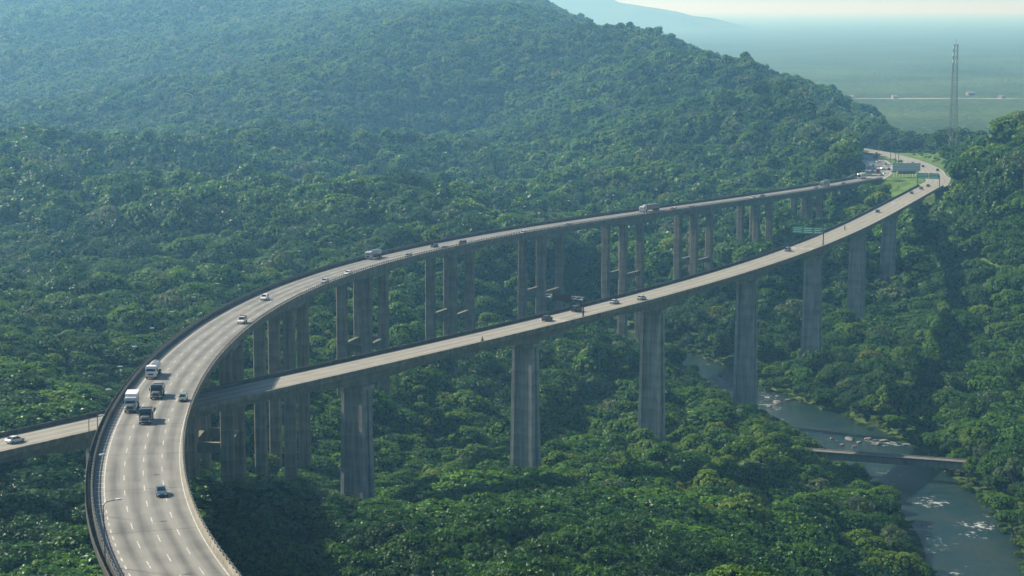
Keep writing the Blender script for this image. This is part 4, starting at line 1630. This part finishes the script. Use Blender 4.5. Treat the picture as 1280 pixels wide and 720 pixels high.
bp_ = (255.7, 1243.0)
gz = float(ground(np.array([bp_[0]]), np.array([bp_[1]]))[0])
bb = thing('billboard', 'long blue grey billboard with a red band on posts between the far roads', 'billboard', (bp_[0], bp_[1], gz), 0.05)
for k in range(9):
    x = -8.4 + k * 2.1
    MB().bar((x, .3, -.8), (x, .3, 3.2), .12, 6).build('post', M['white'], bb)
for k in range(3):
    z0 = 2.6 + 1.55 + k * 1.75
    MB().box(-9.2, 9.2, -.1, .15, z0, z0 + 1.68).build('panel', M['board'], bb)
MB().box(-5.4, 6.2, -.16, .12, 2.3, 4.1).build('red_band', M['board_red'], bb)
for k in range(2):
    MB().box(-9.1, 9.1, -.14, -.105, 5.75 + k * 1.75, 5.95 + k * 1.75).build('white_band', M['white'], bb)

hp = at_depth(1199, 190, 1400)
gz = float(ground(np.array([hp[0]]), np.array([hp[1]]))[0])
hut = thing('hut', 'small white roofed service hut at the foot of the lattice mast', 'hut', (float(hp[0]), float(hp[1]), gz))
MB().box(-5, 5, -3, 3, -.6, 3.2).build('wall', mat('hut_wall', (.5, .5, .47), .8, .2, var=.2), hut)
MB().loft([[(-5.5, -3.6, 3.21), (5.5, -3.6, 3.21), (5.5, 3.6, 3.21), (-5.5, 3.6, 3.21)], [(-5.2, -.2, 4.5), (5.2, -.2, 4.5), (5.2, .2, 4.5), (-5.2, .2, 4.5)]]).build('roof', M['white'], hut)
MB().box(-.5, .5, -3.06, -3.0, -.1, 2.1).build('door', M['black'], hut)

for k, (x, y, h, lab) in enumerate(((268, 1330, 20, 'tall lighting pole rising from the grass verge, leftmost one'), (271, 1356, 18, 'tall lighting pole in the grass between the far roads'), (277, 1404, 20, 'tall lighting pole farther back between the far roads'),
                                    (297, 1290, 22, 'tall lighting pole on the verge right of the far road'))):
    gz = float(ground(np.array([x]), np.array([y]))[0])
    r = thing('lighting_pole', lab, 'pole', (x, y, gz), group='tall poles beside the far roads')
    MB().bar((0, 0, -.5), (0, 0, h), .24, 6, .13).build('pole', M['pole'], r)
    MB().box(-1.3, 1.3, -.2, .2, h - .25, h + .15).build('lamp_bracket', M['metal'], r)


# ------------------------------------------------------------------ trees
def crown_mesh(name, seed, R, zc, flat, nl, nleaf, leaf, material, core=True, spread=0.62, lob=(0.30, 0.48)):
    r = np.random.default_rng(seed)
    lobes = []
    for k in range(nl):
        a = r.uniform(0, 2 * PI)
        q = math.sqrt(r.uniform(0, 1)) * spread * R if k else 0
        rad = R * r.uniform(*lob) * (1.0 if k else 1.15)
        z = zc + flat * R * (0.55 * (1 - (q / R) ** 2 * 1.6) + r.uniform(-0.30, 0.22))
        lobes.append((q * math.cos(a), q * math.sin(a), z, rad, rad * r.uniform(0.62, 0.88)))
    V, Fc = [], []
    L = np.array(lobes)
    tot = (L[:, 3] ** 2).sum()
    for i, (lx, ly, lz, rh, rv) in enumerate(lobes):
        n = int(nleaf * rh ** 2 / tot)
        d = r.normal(size=(n * 2, 3))
        d /= np.linalg.norm(d, axis=1)[:, None]
        d = d[d[:, 2] > -0.45][:n]
        n = len(d)
        rr = np.where(r.random(n) < 0.75, r.uniform(0.88, 1.06, n), r.uniform(0.7, 1.22, n))
        # small sprays: pull leaves into sub-clumps
        P = np.stack([lx + d[:, 0] * rh * rr, ly + d[:, 1] * rh * rr, lz + d[:, 2] * rv * rr], 1)
        nc = max(4, n // 34)
        cidx = r.integers(0, n, nc)
        near = np.argmin(((P[:, None, :] - P[None, cidx, :]) ** 2).sum(-1), 1)
        P = P + (P[cidx][near] - P) * r.uniform(0.25, 0.6, (n, 1))
        keep = np.ones(n, bool)
        for j, (mx, my, mz, mh, mv) in enumerate(lobes):
            if j != i:
                q = ((P[:, 0] - mx) / mh) ** 2 + ((P[:, 1] - my) / mh) ** 2 + ((P[:, 2] - mz) / mv) ** 2
                keep &= q > 0.7
        P, d = P[keep], d[keep]
        n = len(P)
        nr = d * 0.7 + np.array([0, 0, 0.45]) + r.normal(size=(n, 3)) * 0.48
        nr /= np.linalg.norm(nr, axis=1)[:, None]
        t = np.cross(nr, r.normal(size=(n, 3)))
        t /= np.linalg.norm(t, axis=1)[:, None]
        b = np.cross(nr, t)
        s = leaf * r.uniform(0.6, 1.4, (n, 1))
        w = s * r.uniform(0.45, 0.8, (n, 1))
        dr = nr * s * 0.28
        q = np.stack([P - t * s, P - b * w - dr * 0.3, P + t * s - dr, P + b * w - dr * 0.3], 1)
        o = len(V)
        V += q.reshape(-1, 3).tolist()
        Fc += [(o + 4 * k, o + 4 * k + 1, o + 4 * k + 2, o + 4 * k + 3) for k in range(n)]
    nleaf_faces = len(Fc)
    if core:  # solid filler lobes, added so light does not leak through the crown
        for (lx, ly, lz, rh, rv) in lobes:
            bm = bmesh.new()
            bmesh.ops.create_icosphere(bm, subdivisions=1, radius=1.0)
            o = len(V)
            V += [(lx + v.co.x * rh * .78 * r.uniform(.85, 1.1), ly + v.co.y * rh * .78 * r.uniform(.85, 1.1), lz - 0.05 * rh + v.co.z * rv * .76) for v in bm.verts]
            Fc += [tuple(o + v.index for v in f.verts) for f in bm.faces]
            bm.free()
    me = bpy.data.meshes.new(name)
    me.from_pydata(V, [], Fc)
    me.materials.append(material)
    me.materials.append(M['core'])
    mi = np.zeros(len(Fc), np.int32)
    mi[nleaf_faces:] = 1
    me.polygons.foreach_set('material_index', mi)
    me.update()
    return me, lobes


def trunk_mesh(name, seed, h, lobes, r0=0.32):
    rr = random.Random(seed)
    mb = MB()
    pts = [(0, 0, -1.5)]
    for k in range(1, 5):
        pts.append((rr.uniform(-.25, .25), rr.uniform(-.25, .25), h * k / 4))
    for k in range(4):
        mb.bar(pts[k], pts[k + 1], r0 * (1.25 - .2 * k), 7, r0 * (1.05 - .2 * k))
    for (lx, ly, lz, rh, rv) in lobes[:7]:
        st = rr.uniform(.5, .95)
        mb.bar((pts[3][0], pts[3][1], h * st), (lx, ly, max(lz - .2 * rv, h * st + .3)), r0 * .42, 5, r0 * .12)
    return mb.mesh(name, M['bark'])


def palm_mesh(name, seed, h, n, L, material):
    rr = random.Random(seed)
    V, Fc = [], []
    for k in range(n):
        a = 2 * PI * k / n + rr.uniform(-.2, .2)
        el = rr.uniform(0.1, 1.1)
        p = Vector((0, 0, h))
        d = Vector((math.cos(a) * math.cos(el), math.sin(a) * math.cos(el), math.sin(el)))
        side = Vector((-math.sin(a), math.cos(a), 0))
        seg = 6
        prev = None
        for i in range(seg + 1):
            w = L * .13 * math.sin(PI * (i + .6) / (seg + 1.2)) + .02
            o = len(V)
            V += [tuple(p - side * w - Vector((0, 0, w * .5))), tuple(p), tuple(p + side * w - Vector((0, 0, w * .5)))]
            if prev is not None:
                Fc += [(prev, o, o + 1, prev + 1), (prev + 1, o + 1, o + 2, prev + 2)]
            prev = o
            p = p + d * (L / seg)
            d = (d + Vector((0, 0, -.26))).normalized()
    me = bpy.data.meshes.new(name)
    me.from_pydata(V, [], Fc)
    me.materials.append(material)
    return me


near_kinds = []     # (crown mesh, trunk mesh, radius, height, adjective)
specs = [
    (5.4, 6.2, 0.62, 15, 'broad spreading', 'leaf', 9500, True), (4.4, 6.6, 0.85, 12, 'round-crowned', 'leaf_yellow', 8500, True),
    (6.2, 5.8, 0.50, 20, 'flat-topped', 'leaf_dark', 10500, True), (3.6, 7.6, 1.35, 12, 'tall narrow', 'leaf', 8000, True),
    (4.8, 6.0, 0.80, 17, 'lumpy', 'leaf_dark', 9500, True), (4.2, 5.0, 0.80, 9, 'small bushy', 'leaf_yellow', 8500, True),
    (5.6, 6.9, 0.70, 18, 'wide layered', 'leaf', 10000, True), (4.6, 7.0, 0.75, 9, 'pale open-crowned', 'leaf_silver', 4200, False),
]
for k, (R, zc, fl, nl, adj, lm, cnt_, cor) in enumerate(specs):
    cm, lb = crown_mesh('crown', 100 + k, R, zc, fl, nl, int(cnt_ * 1.1), 0.20 if cor else 0.22, M[lm], core=cor, spread=0.72)
    tm = trunk_mesh('trunk', k, zc, lb)
    top = max(l[2] + l[4] for l in lb)
    near_kinds.append((cm, tm, R, top, adj))
pm = palm_mesh('crown', 3, 5.0, 16, 3.6, M['leaf_silver'])
ptr = MB().bar((0, 0, -1), (.2, 0, 2.5), .16, 7, .13).bar((.2, 0, 2.5), (0, 0, 5.0), .13, 7, .11).mesh('trunk', M['bark'])
near_kinds.append((pm, ptr, 3.2, 6.5, 'feathery palm-like'))

for k, (R, lm, nl) in enumerate(((10.0, 'leaf_dark', 46), (9.2, 'leaf', 40), (10.8, 'leaf_dark', 54))):
    cm, lb = crown_mesh('crown', 700 + k, R, 8.0, 0.46, nl, 30000, 0.235, M[lm], spread=0.84, lob=(0.17, 0.29))
    near_kinds.append((cm, trunk_mesh('trunk', 70 + k, 8.0, lb, 0.5), R, max(l[2] + l[4] for l in lb), 'huge domed'))

proto = bpy.data.collections.new('forest_prototypes')
far_kinds = []
for k in range(8):
    R, zc, fl, nl, adj, lm, cnt_, cor = specs[[0, 1, 2, 3, 4, 6, 7, 4][k]]
    cm, lb = crown_mesh('far_crown', 300 + k, R, zc, fl, nl, 2600 if cor else 1300, 0.36, M[lm if k != 7 else 'leaf_yellow'], core=cor, spread=0.72)
    o = bpy.data.objects.new('tree_%02d' % k, cm)
    proto.objects.link(o)
    far_kinds.append((R, max(l[2] + l[4] for l in lb)))

for k, (cm, tm, R, h, adj) in enumerate(near_kinds):
    proto.objects.link(bpy.data.objects.new('tree_%02d' % (8 + k), cm))

# candidate positions: jittered grid over everything the camera could see
pts = []


def scatter(y0, y1, step, umin=-90, umax=1370):
    ys = np.arange(y0, y1, step)
    for y in ys:
        xa, xb = (umin - 640) / F * y * 1.02 - 12, (umax - 640) / F * y * 1.02 + 12
        n = int((xb - xa) / step) + 1
        x = xa + (np.arange(n) + rng.uniform(-.48, .48, n)) * step
        yy = y + rng.uniform(-.48, .48, n) * step
        pts.append(np.stack([x, yy], 1))


scatter(290, 440, 12.0)
scatter(440, 520, 9.2)
scatter(520, 700, 8.4)
scatter(700, 1150, 8.6)
scatter(1150, 1800, 11.6)
scatter(1800, 2500, 12.4)
scatter(2500, 3620, 14.5)
Tm = np.concatenate(pts)
pts = []
scatter(430, 930, 3.4, 820, 1330)
Tb = np.concatenate(pts)
dr, (hw,) = seg_dist(Tb[:, 0], Tb[:, 1], RC, [RC[:, 2]])
Tb = Tb[(dr > hw + 1.0) & (dr < hw + 22)]
gy_ = rng.uniform(1130, 1520, 420)
gside = rng.random(420) < 0.5
gx_ = np.where(gside, np.interp(gy_, ROAD_A[:, 1], ROAD_A[:, 0]) - rng.uniform(12, 34, 420), np.interp(gy_, ROAD_B[:, 1], ROAD_B[:, 0]) + rng.uniform(12, 38, 420))
gx_[:70] = np.interp(gy_[:70], ROAD_A[:, 1], ROAD_A[:, 0]) + rng.uniform(12, 28, 70)
Tg = np.stack([gx_, gy_], 1)
T = np.concatenate([Tm, Tb, Tg])
bush = np.r_[np.zeros(len(Tm), bool), np.ones(len(Tb) + len(Tg), bool)]
verge = np.r_[np.zeros(len(Tm) + len(Tb), bool), np.ones(len(Tg), bool)]
tz = ground(T[:, 0], T[:, 1])
# gradient for dropping points
keep = np.ones(len(T), bool)
dr, (hw,) = seg_dist(T[:, 0], T[:, 1], RC, [RC[:, 2]])
keep &= (dr > hw + 2.0) | bush
river_d = dr - hw
for R, w in ((ROAD_A, 13.5), (ROAD_B, 12.5)):
    d, _ = seg_dist(T[:, 0], T[:, 1], R, [R[:, 2]])
    keep &= ~((d < w) & (T[:, 1] > 1205))
# grass strips stay open
ya = T[:, 1]
xa_ = np.interp(ya, ROAD_A[:, 1], ROAD_A[:, 0])
xb_ = np.interp(ya, ROAD_B[:, 1], ROAD_B[:, 0])
keep &= ~((ya > 1225) & (ya < 1500) & (T[:, 0] > xa_ - 17) & (T[:, 0] < xb_ + 34))
keep &= ~((ya > 1120) & (ya <= 1225) & (T[:, 0] > 222 + (ya - 1150) * .12) & (T[:, 0] < xb_ + 6))
keep |= verge & (ya > 1240)
for R, w in ((ROAD_A, 11.5), (ROAD_B, 10.5)):
    d, _ = seg_dist(T[:, 0], T[:, 1], R, [R[:, 2]])
    keep &= ~(verge & (d < w))
keep &= ~(verge & (np.hypot(T[:, 0] - 256, (T[:, 1] - 1243) * 2.5) < 17))
# tower and hut
keep &= np.hypot(T[:, 0] - tp[0], T[:, 1] - tp[1]) > 9
keep &= np.hypot(T[:, 0] - hp[0], T[:, 1] - hp[1]) > 14
keep &= ~((T[:, 1] > 1560) & (T[:, 0] > 375 - np.maximum(T[:, 1] - 1752, 0) * 0.2))
keep &= ~((T[:, 1] > 1520) & (T[:, 0] > 345))
T, tz, river_d, bush = T[keep], tz[keep], river_d[keep], bush[keep]
scale = rng.uniform(0.72, 1.2, len(T)) * np.where(T[:, 1] > 2500, 2.15, 1.0) * np.where(T[:, 1] > 2500, 1.0, 1.0) * np.where(T[:, 1] > 1800, np.where(T[:, 1] > 2500, 1.0, 1.9), np.where(T[:, 1] > 1000, 1.95, 1.32))
scale *= np.where(rng.random(len(T)) < 0.07, np.where(T[:, 1] > 1200, 1.12, 1.32), 1.0) * np.where(T[:, 1] < 520, 1.32, 1.0)
patch = vnoise(T[:, 0] / 70 + 7, T[:, 1] / 110 + 3, 21) + 0.55 * vnoise(T[:, 0] / 24 + 17, T[:, 1] / 36 + 33, 22) + 0.30
kind = np.where(rng.random(len(T)) < 0.62, np.select([patch < 0.12, patch < 0.30, patch < 0.48, patch < 0.62], [2, 4, 0, 6], 1), rng.integers(0, 8, len(T)))
fg = (T[:, 1] < 500) & (rng.random(len(T)) < 0.8)
kind = np.where(fg, np.where(rng.random(len(T)) < 0.72, np.where(rng.random(len(T)) < 0.55, 2, 4), np.where(rng.random(len(T)) < 0.5, 0, 6)), kind)
big = (T[:, 1] < np.where(T[:, 0] < -5, 395, 446)) & (T[:, 0] > -60) & ~bush
kind = np.where(big, 9 + rng.integers(0, 3, len(T)), kind)
scale = np.where(big, rng.uniform(0.78, 1.12, len(T)), scale)
pal = (rng.random(len(T)) < 0.03) & (river_d < 90) & (T[:, 1] < 900)
kind[pal] = 8
# growth limits: under decks, beside the river
hmax = np.full(len(T), 99.0)
for path, W, dep in ((PU, WU, 4.5), (PL, WL, 5.0)):
    d, (z,) = seg_dist(T[:, 0], T[:, 1], path.P[::5], [path.P[::5, 2]])
    lim = z - dep - 1.5 - tz
    hmax = np.where(d < W / 2 + 5.5, np.minimum(hmax, lim), hmax)
    hmax = np.where((d >= W / 2 + 5.5) & (d < W / 2 + 22), np.minimum(hmax, lim + 3.0 + (d - W / 2 - 5.5) * 0.3), hmax)
scale *= np.where(river_d < 12, 0.62, np.where(river_d < 26, 0.82, 1.0))
scale = np.where(bush, rng.uniform(0.22, 0.42, len(T)), scale)
kind = np.where(bush, 5, kind)
# columns and piers
PIERS = []
for b in BU:
    m = frame_matrix(PU, b)
    for sx in (-1, 1):
        for sy in (-1, 1):
            q = m @ Vector((sx * AC, sy * AL, 0))
            PIERS.append((q.x, q.y, 2.6))
for b in BL:
    q = frame_matrix(PL, b).translation
    PIERS.append((q.x, q.y, 5.2))
ok = np.ones(len(T), bool)
for (x, y, rr_) in PIERS:
    ok &= np.hypot(T[:, 0] - x, T[:, 1] - y) > rr_
# small bridge corridor
d, _ = seg_dist(T[:, 0], T[:, 1], np.array([A[:2], B[:2]]), [np.zeros(2)])
ok &= d > 4.5
kh = np.array([k[3] for k in near_kinds])
kr = np.array([k[2] for k in near_kinds])
capm = np.where(T[:, 1] < 700, 14.5, 99.0)
capm = np.where((T[:, 0] < -15) & (T[:, 1] > 390) & (T[:, 1] < 660), 9.5, capm)
top = kh[kind] * scale
zr = np.clip(capm / top, 0.55, 1.0)
top = top * zr
scale = np.where(top > hmax, scale * np.clip(hmax / top, 0, 1), scale)
ok &= (scale > 0.28) | bush
# the river and the low bridge stay in sight: trees on the near side are cut to bush height
def in_poly(u, v, poly):
    c = np.zeros(len(u), bool)
    n = len(poly)
    for i in range(n):
        x0, y0 = poly[i]
        x1, y1 = poly[(i + 1) % n]
        cond = ((y0 > v) != (y1 > v)) & (u < (x1 - x0) * (v - y0) / (y1 - y0 + 1e-9) + x0)
        c ^= cond
    return c


RPOLY = [(872, 456), (890, 455), (925, 471), (950, 493), (985, 501), (1040, 517), (1080, 536), (1105, 552), (1168, 566), (1170, 582), (1186, 612), (1212, 650), (1238, 716),
         (1182, 722), (1146, 690), (1130, 640), (1122, 608), (1092, 600), (1080, 578), (1030, 574), (1032, 556), (990, 530), (952, 510), (905, 484), (874, 468)]
clear_h = np.minimum(np.clip(river_d, 0, 99), 99)
for it in range(9):
    bad = np.zeros(len(T), bool)
    for fz in (0.45, 0.75, 0.98):
        for fx in (-0.75, 0, 0.75):
            q = np.stack([T[:, 0] + fx * kr[kind] * scale, T[:, 1], tz + kh[kind] * scale * fz], 1)
            uv = project(q)
            bad |= in_poly(uv[:, 0], uv[:, 1], RPOLY)
    bad &= (T[:, 1] < 900) & (T[:, 1] > 400)
    scale = np.where(bad, scale * 0.82, scale)
ok &= ~(bad & (scale < 0.3))
ok &= scale > 0.16
T, tz, scale, kind, river_d, zr = T[ok], tz[ok], scale[ok], kind[ok], river_d[ok], zr[ok]

fk = np.select([kind == 5, kind == 6, kind == 7, kind == 8], [7, 5, 6, 7], kind)
fk = np.where(T[:, 1] < 950, kind + 8, fk)
# which trees show largest: splat discs far to near
uvt = project(np.stack([T[:, 0], T[:, 1], tz + kh[kind] * scale * 0.68], 1))
pr_ = kr[kind] * scale / T[:, 1] * F
order = np.argsort(-T[:, 1])
buf = np.full((180, 320), -1, np.int32)
for i in order:
    u, v, q = uvt[i, 0] / 4, uvt[i, 1] / 4, pr_[i] / 4
    if u < -q or u > 320 + q or v < -q or v > 180 + q:
        continue
    x0, x1, y0, y1 = max(0, int(u - q)), min(320, int(u + q) + 1), max(0, int(v - q * .8)), min(180, int(v + q * 1.1) + 1)
    if x1 > x0 and y1 > y0:
        buf[y0:y1, x0:x1] = i
# decks hide what is behind them
cnt = np.bincount(buf[buf >= 0].ravel(), minlength=len(T))
order2 = np.argsort(-cnt)
single = set(int(i) for i in order2[:300])
deck_u = project(PU.P)

hues = ['', '']


def where(i):
    x, y = T[i]
    u, v = uvt[i]
    if river_d[i] < 16:
        return 'on the bank ' + ('downstream of' if y < 640 else 'upstream of') + ' the low bridge'
    if x > 145 and y < 1150:
        return 'on the slope right of the river'
    if u < 130 and v > 560:
        return 'in the bottom left corner'
    if u < 250 and v < 560:
        return 'beyond the left stretch of lower deck'
    dl, _ = seg_dist(np.array([x]), np.array([y]), PL.P[::6], [PL.P[::6, 2]])
    if y < 470:
        return 'in the foreground ' + ('beside the near upper deck' if u < 420 else 'at bottom centre' if u < 760 else 'left of the river bend')
    if dl[0] < 30:
        return 'at the foot of the broad piers'
    if u < 640:
        return 'in the valley between the two decks'
    return 'on the flat between piers and river'


def size_word(s):
    return 'stunted' if s < .55 else 'small' if s < .82 else 'medium' if s < 1.05 else 'large' if s < 1.2 else 'towering'


TL = {}
for i in sorted(single, key=lambda k: T[k, 1]):
    cm, tm, R, h, adj = near_kinds[kind[i]]
    base = 'palm_tree' if kind[i] == 8 else 'broadleaf_tree'
    e = bpy.data.objects.new(base, None)
    COL.objects.link(e)
    e.location = (float(T[i, 0]), float(T[i, 1]), float(tz[i]))
    sz = float(scale[i])
    e.rotation_euler = (0, 0, rnd.uniform(0, 2 * PI))
    e.scale = (sz, sz, sz * rnd.uniform(.88, 1.1) * float(zr[i]))
    TL.setdefault('%s %s tree %s' % (size_word(sz if kind[i] > 8 else sz / 1.4), adj, where(i)), []).append((float(uvt[i, 0]), e))
    e['category'] = 'tree'
    e['group'] = 'forest trees below the viaducts'
    for nm, me in (('trunk', tm), ('crown', cm)):
        o = bpy.data.objects.new(nm, me)
        COL.objects.link(o)
        o.parent = e

for lab, es in TL.items():
    es.sort(key=lambda t: t[0])
    for q, (_u, e) in enumerate(es):
        e['label'] = lab if len(es) == 1 else lab + ', ' + ('rightmost' if q == len(es) - 1 else ORD[q] if q < 12 else '%dth from left' % (q + 1))

# the remaining forest: point instances, one stuff object per tract
rest = np.array([i for i in range(len(T)) if i not in single])


def gn_tree(name):
    ng = bpy.data.node_groups.new(name, 'GeometryNodeTree')
    ng.interface.new_socket('Geometry', in_out='INPUT', socket_type='NodeSocketGeometry')
    ng.interface.new_socket('Geometry', in_out='OUTPUT', socket_type='NodeSocketGeometry')
    N = ng.nodes
    L = ng.links
    gi = N.new('NodeGroupInput')
    go = N.new('NodeGroupOutput')
    ci = N.new('GeometryNodeCollectionInfo')
    ci.inputs['Collection'].default_value = proto
    ci.inputs['Separate Children'].default_value = True
    ci.inputs['Reset Children'].default_value = True
    iop = N.new('GeometryNodeInstanceOnPoints')
    iop.inputs['Pick Instance'].default_value = True

    def attr(nm, ty):
        a = N.new('GeometryNodeInputNamedAttribute')
        a.data_type = ty
        a.inputs['Name'].default_value = nm
        return a.outputs['Attribute']
    er = N.new('FunctionNodeEulerToRotation')
    L.new(attr('rot', 'FLOAT_VECTOR'), er.inputs[0])
    L.new(gi.outputs[0], iop.inputs['Points'])
    L.new(ci.outputs[0], iop.inputs['Instance'])
    L.new(attr('idx', 'INT'), iop.inputs['Instance Index'])
    L.new(er.outputs[0], iop.inputs['Rotation'])
    L.new(attr('scl', 'FLOAT_VECTOR'), iop.inputs['Scale'])
    L.new(iop.outputs[0], go.inputs[0])
    return ng


NG = gn_tree('forest_scatter')


def tract(name, label, idx):
    if len(idx) == 0:
        return
    me = bpy.data.meshes.new(name)
    me.from_pydata(np.stack([T[idx, 0], T[idx, 1], tz[idx]], 1).tolist(), [], [])
    n = len(idx)
    rot = np.zeros((n, 3), np.float32)
    rot[:, 2] = rng.uniform(0, 2 * PI, n)
    s = scale[idx]
    scl = np.stack([s, s, s * rng.uniform(.85, 1.15, n) * zr[idx]], 1).astype(np.float32)
    a = me.attributes.new('rot', 'FLOAT_VECTOR', 'POINT')
    a.data.foreach_set('vector', rot.ravel())
    a = me.attributes.new('scl', 'FLOAT_VECTOR', 'POINT')
    a.data.foreach_set('vector', scl.ravel())
    a = me.attributes.new('idx', 'INT', 'POINT')
    a.data.foreach_set('value', fk[idx].astype(np.int32))
    o = link(name, me)
    md = o.modifiers.new('scatter', 'NODES')
    md.node_group = NG
    tag(o, label, 'forest', kind='stuff')


X, Y = T[rest, 0], T[rest, 1]
hillm = (Y > 940) & (X < 225 + (Y - 1200) * .15)
rightm = ~hillm & (X > 140)
tract('hillside_forest', 'dense rainforest covering the big hill behind the viaducts', rest[hillm])
tract('slope_forest', 'dense forest on the slope right of the river and beyond the far roads', rest[rightm])
tract('valley_forest', 'dense forest filling the valley around and between the piers', rest[~hillm & ~rightm])

# ------------------------------------------------------------------ haze
hb = MB().box(-45000, 45000, -1500, 66000, -6.0, 262.0)
hz = hb.mesh('haze', None)
hm_ = bpy.data.materials.new('haze_air')
hm_.use_nodes = True
nt = hm_.node_tree
nt.nodes.clear()
out = nt.nodes.new('ShaderNodeOutputMaterial')
pv = nt.nodes.new('ShaderNodeVolumePrincipled')
pv.inputs['Color'].default_value = (0.27, 0.63, 1.0, 1)
pv.inputs['Absorption Color'].default_value = (1, 1, 1, 1)
pv.inputs['Density'].default_value = 0.00016
pv.inputs['Anisotropy'].default_value = 0.5
nt.links.new(pv.outputs[0], out.inputs['Volume'])
hz.materials.append(hm_)
ho = link('haze', hz)
tag(ho, 'pale blue haze filling the valley and the far plain', 'haze', kind='stuff')
ho.display_type = 'WIRE'
print('TREES', len(T), 'single', len(single), 'objects', len(SC.objects))
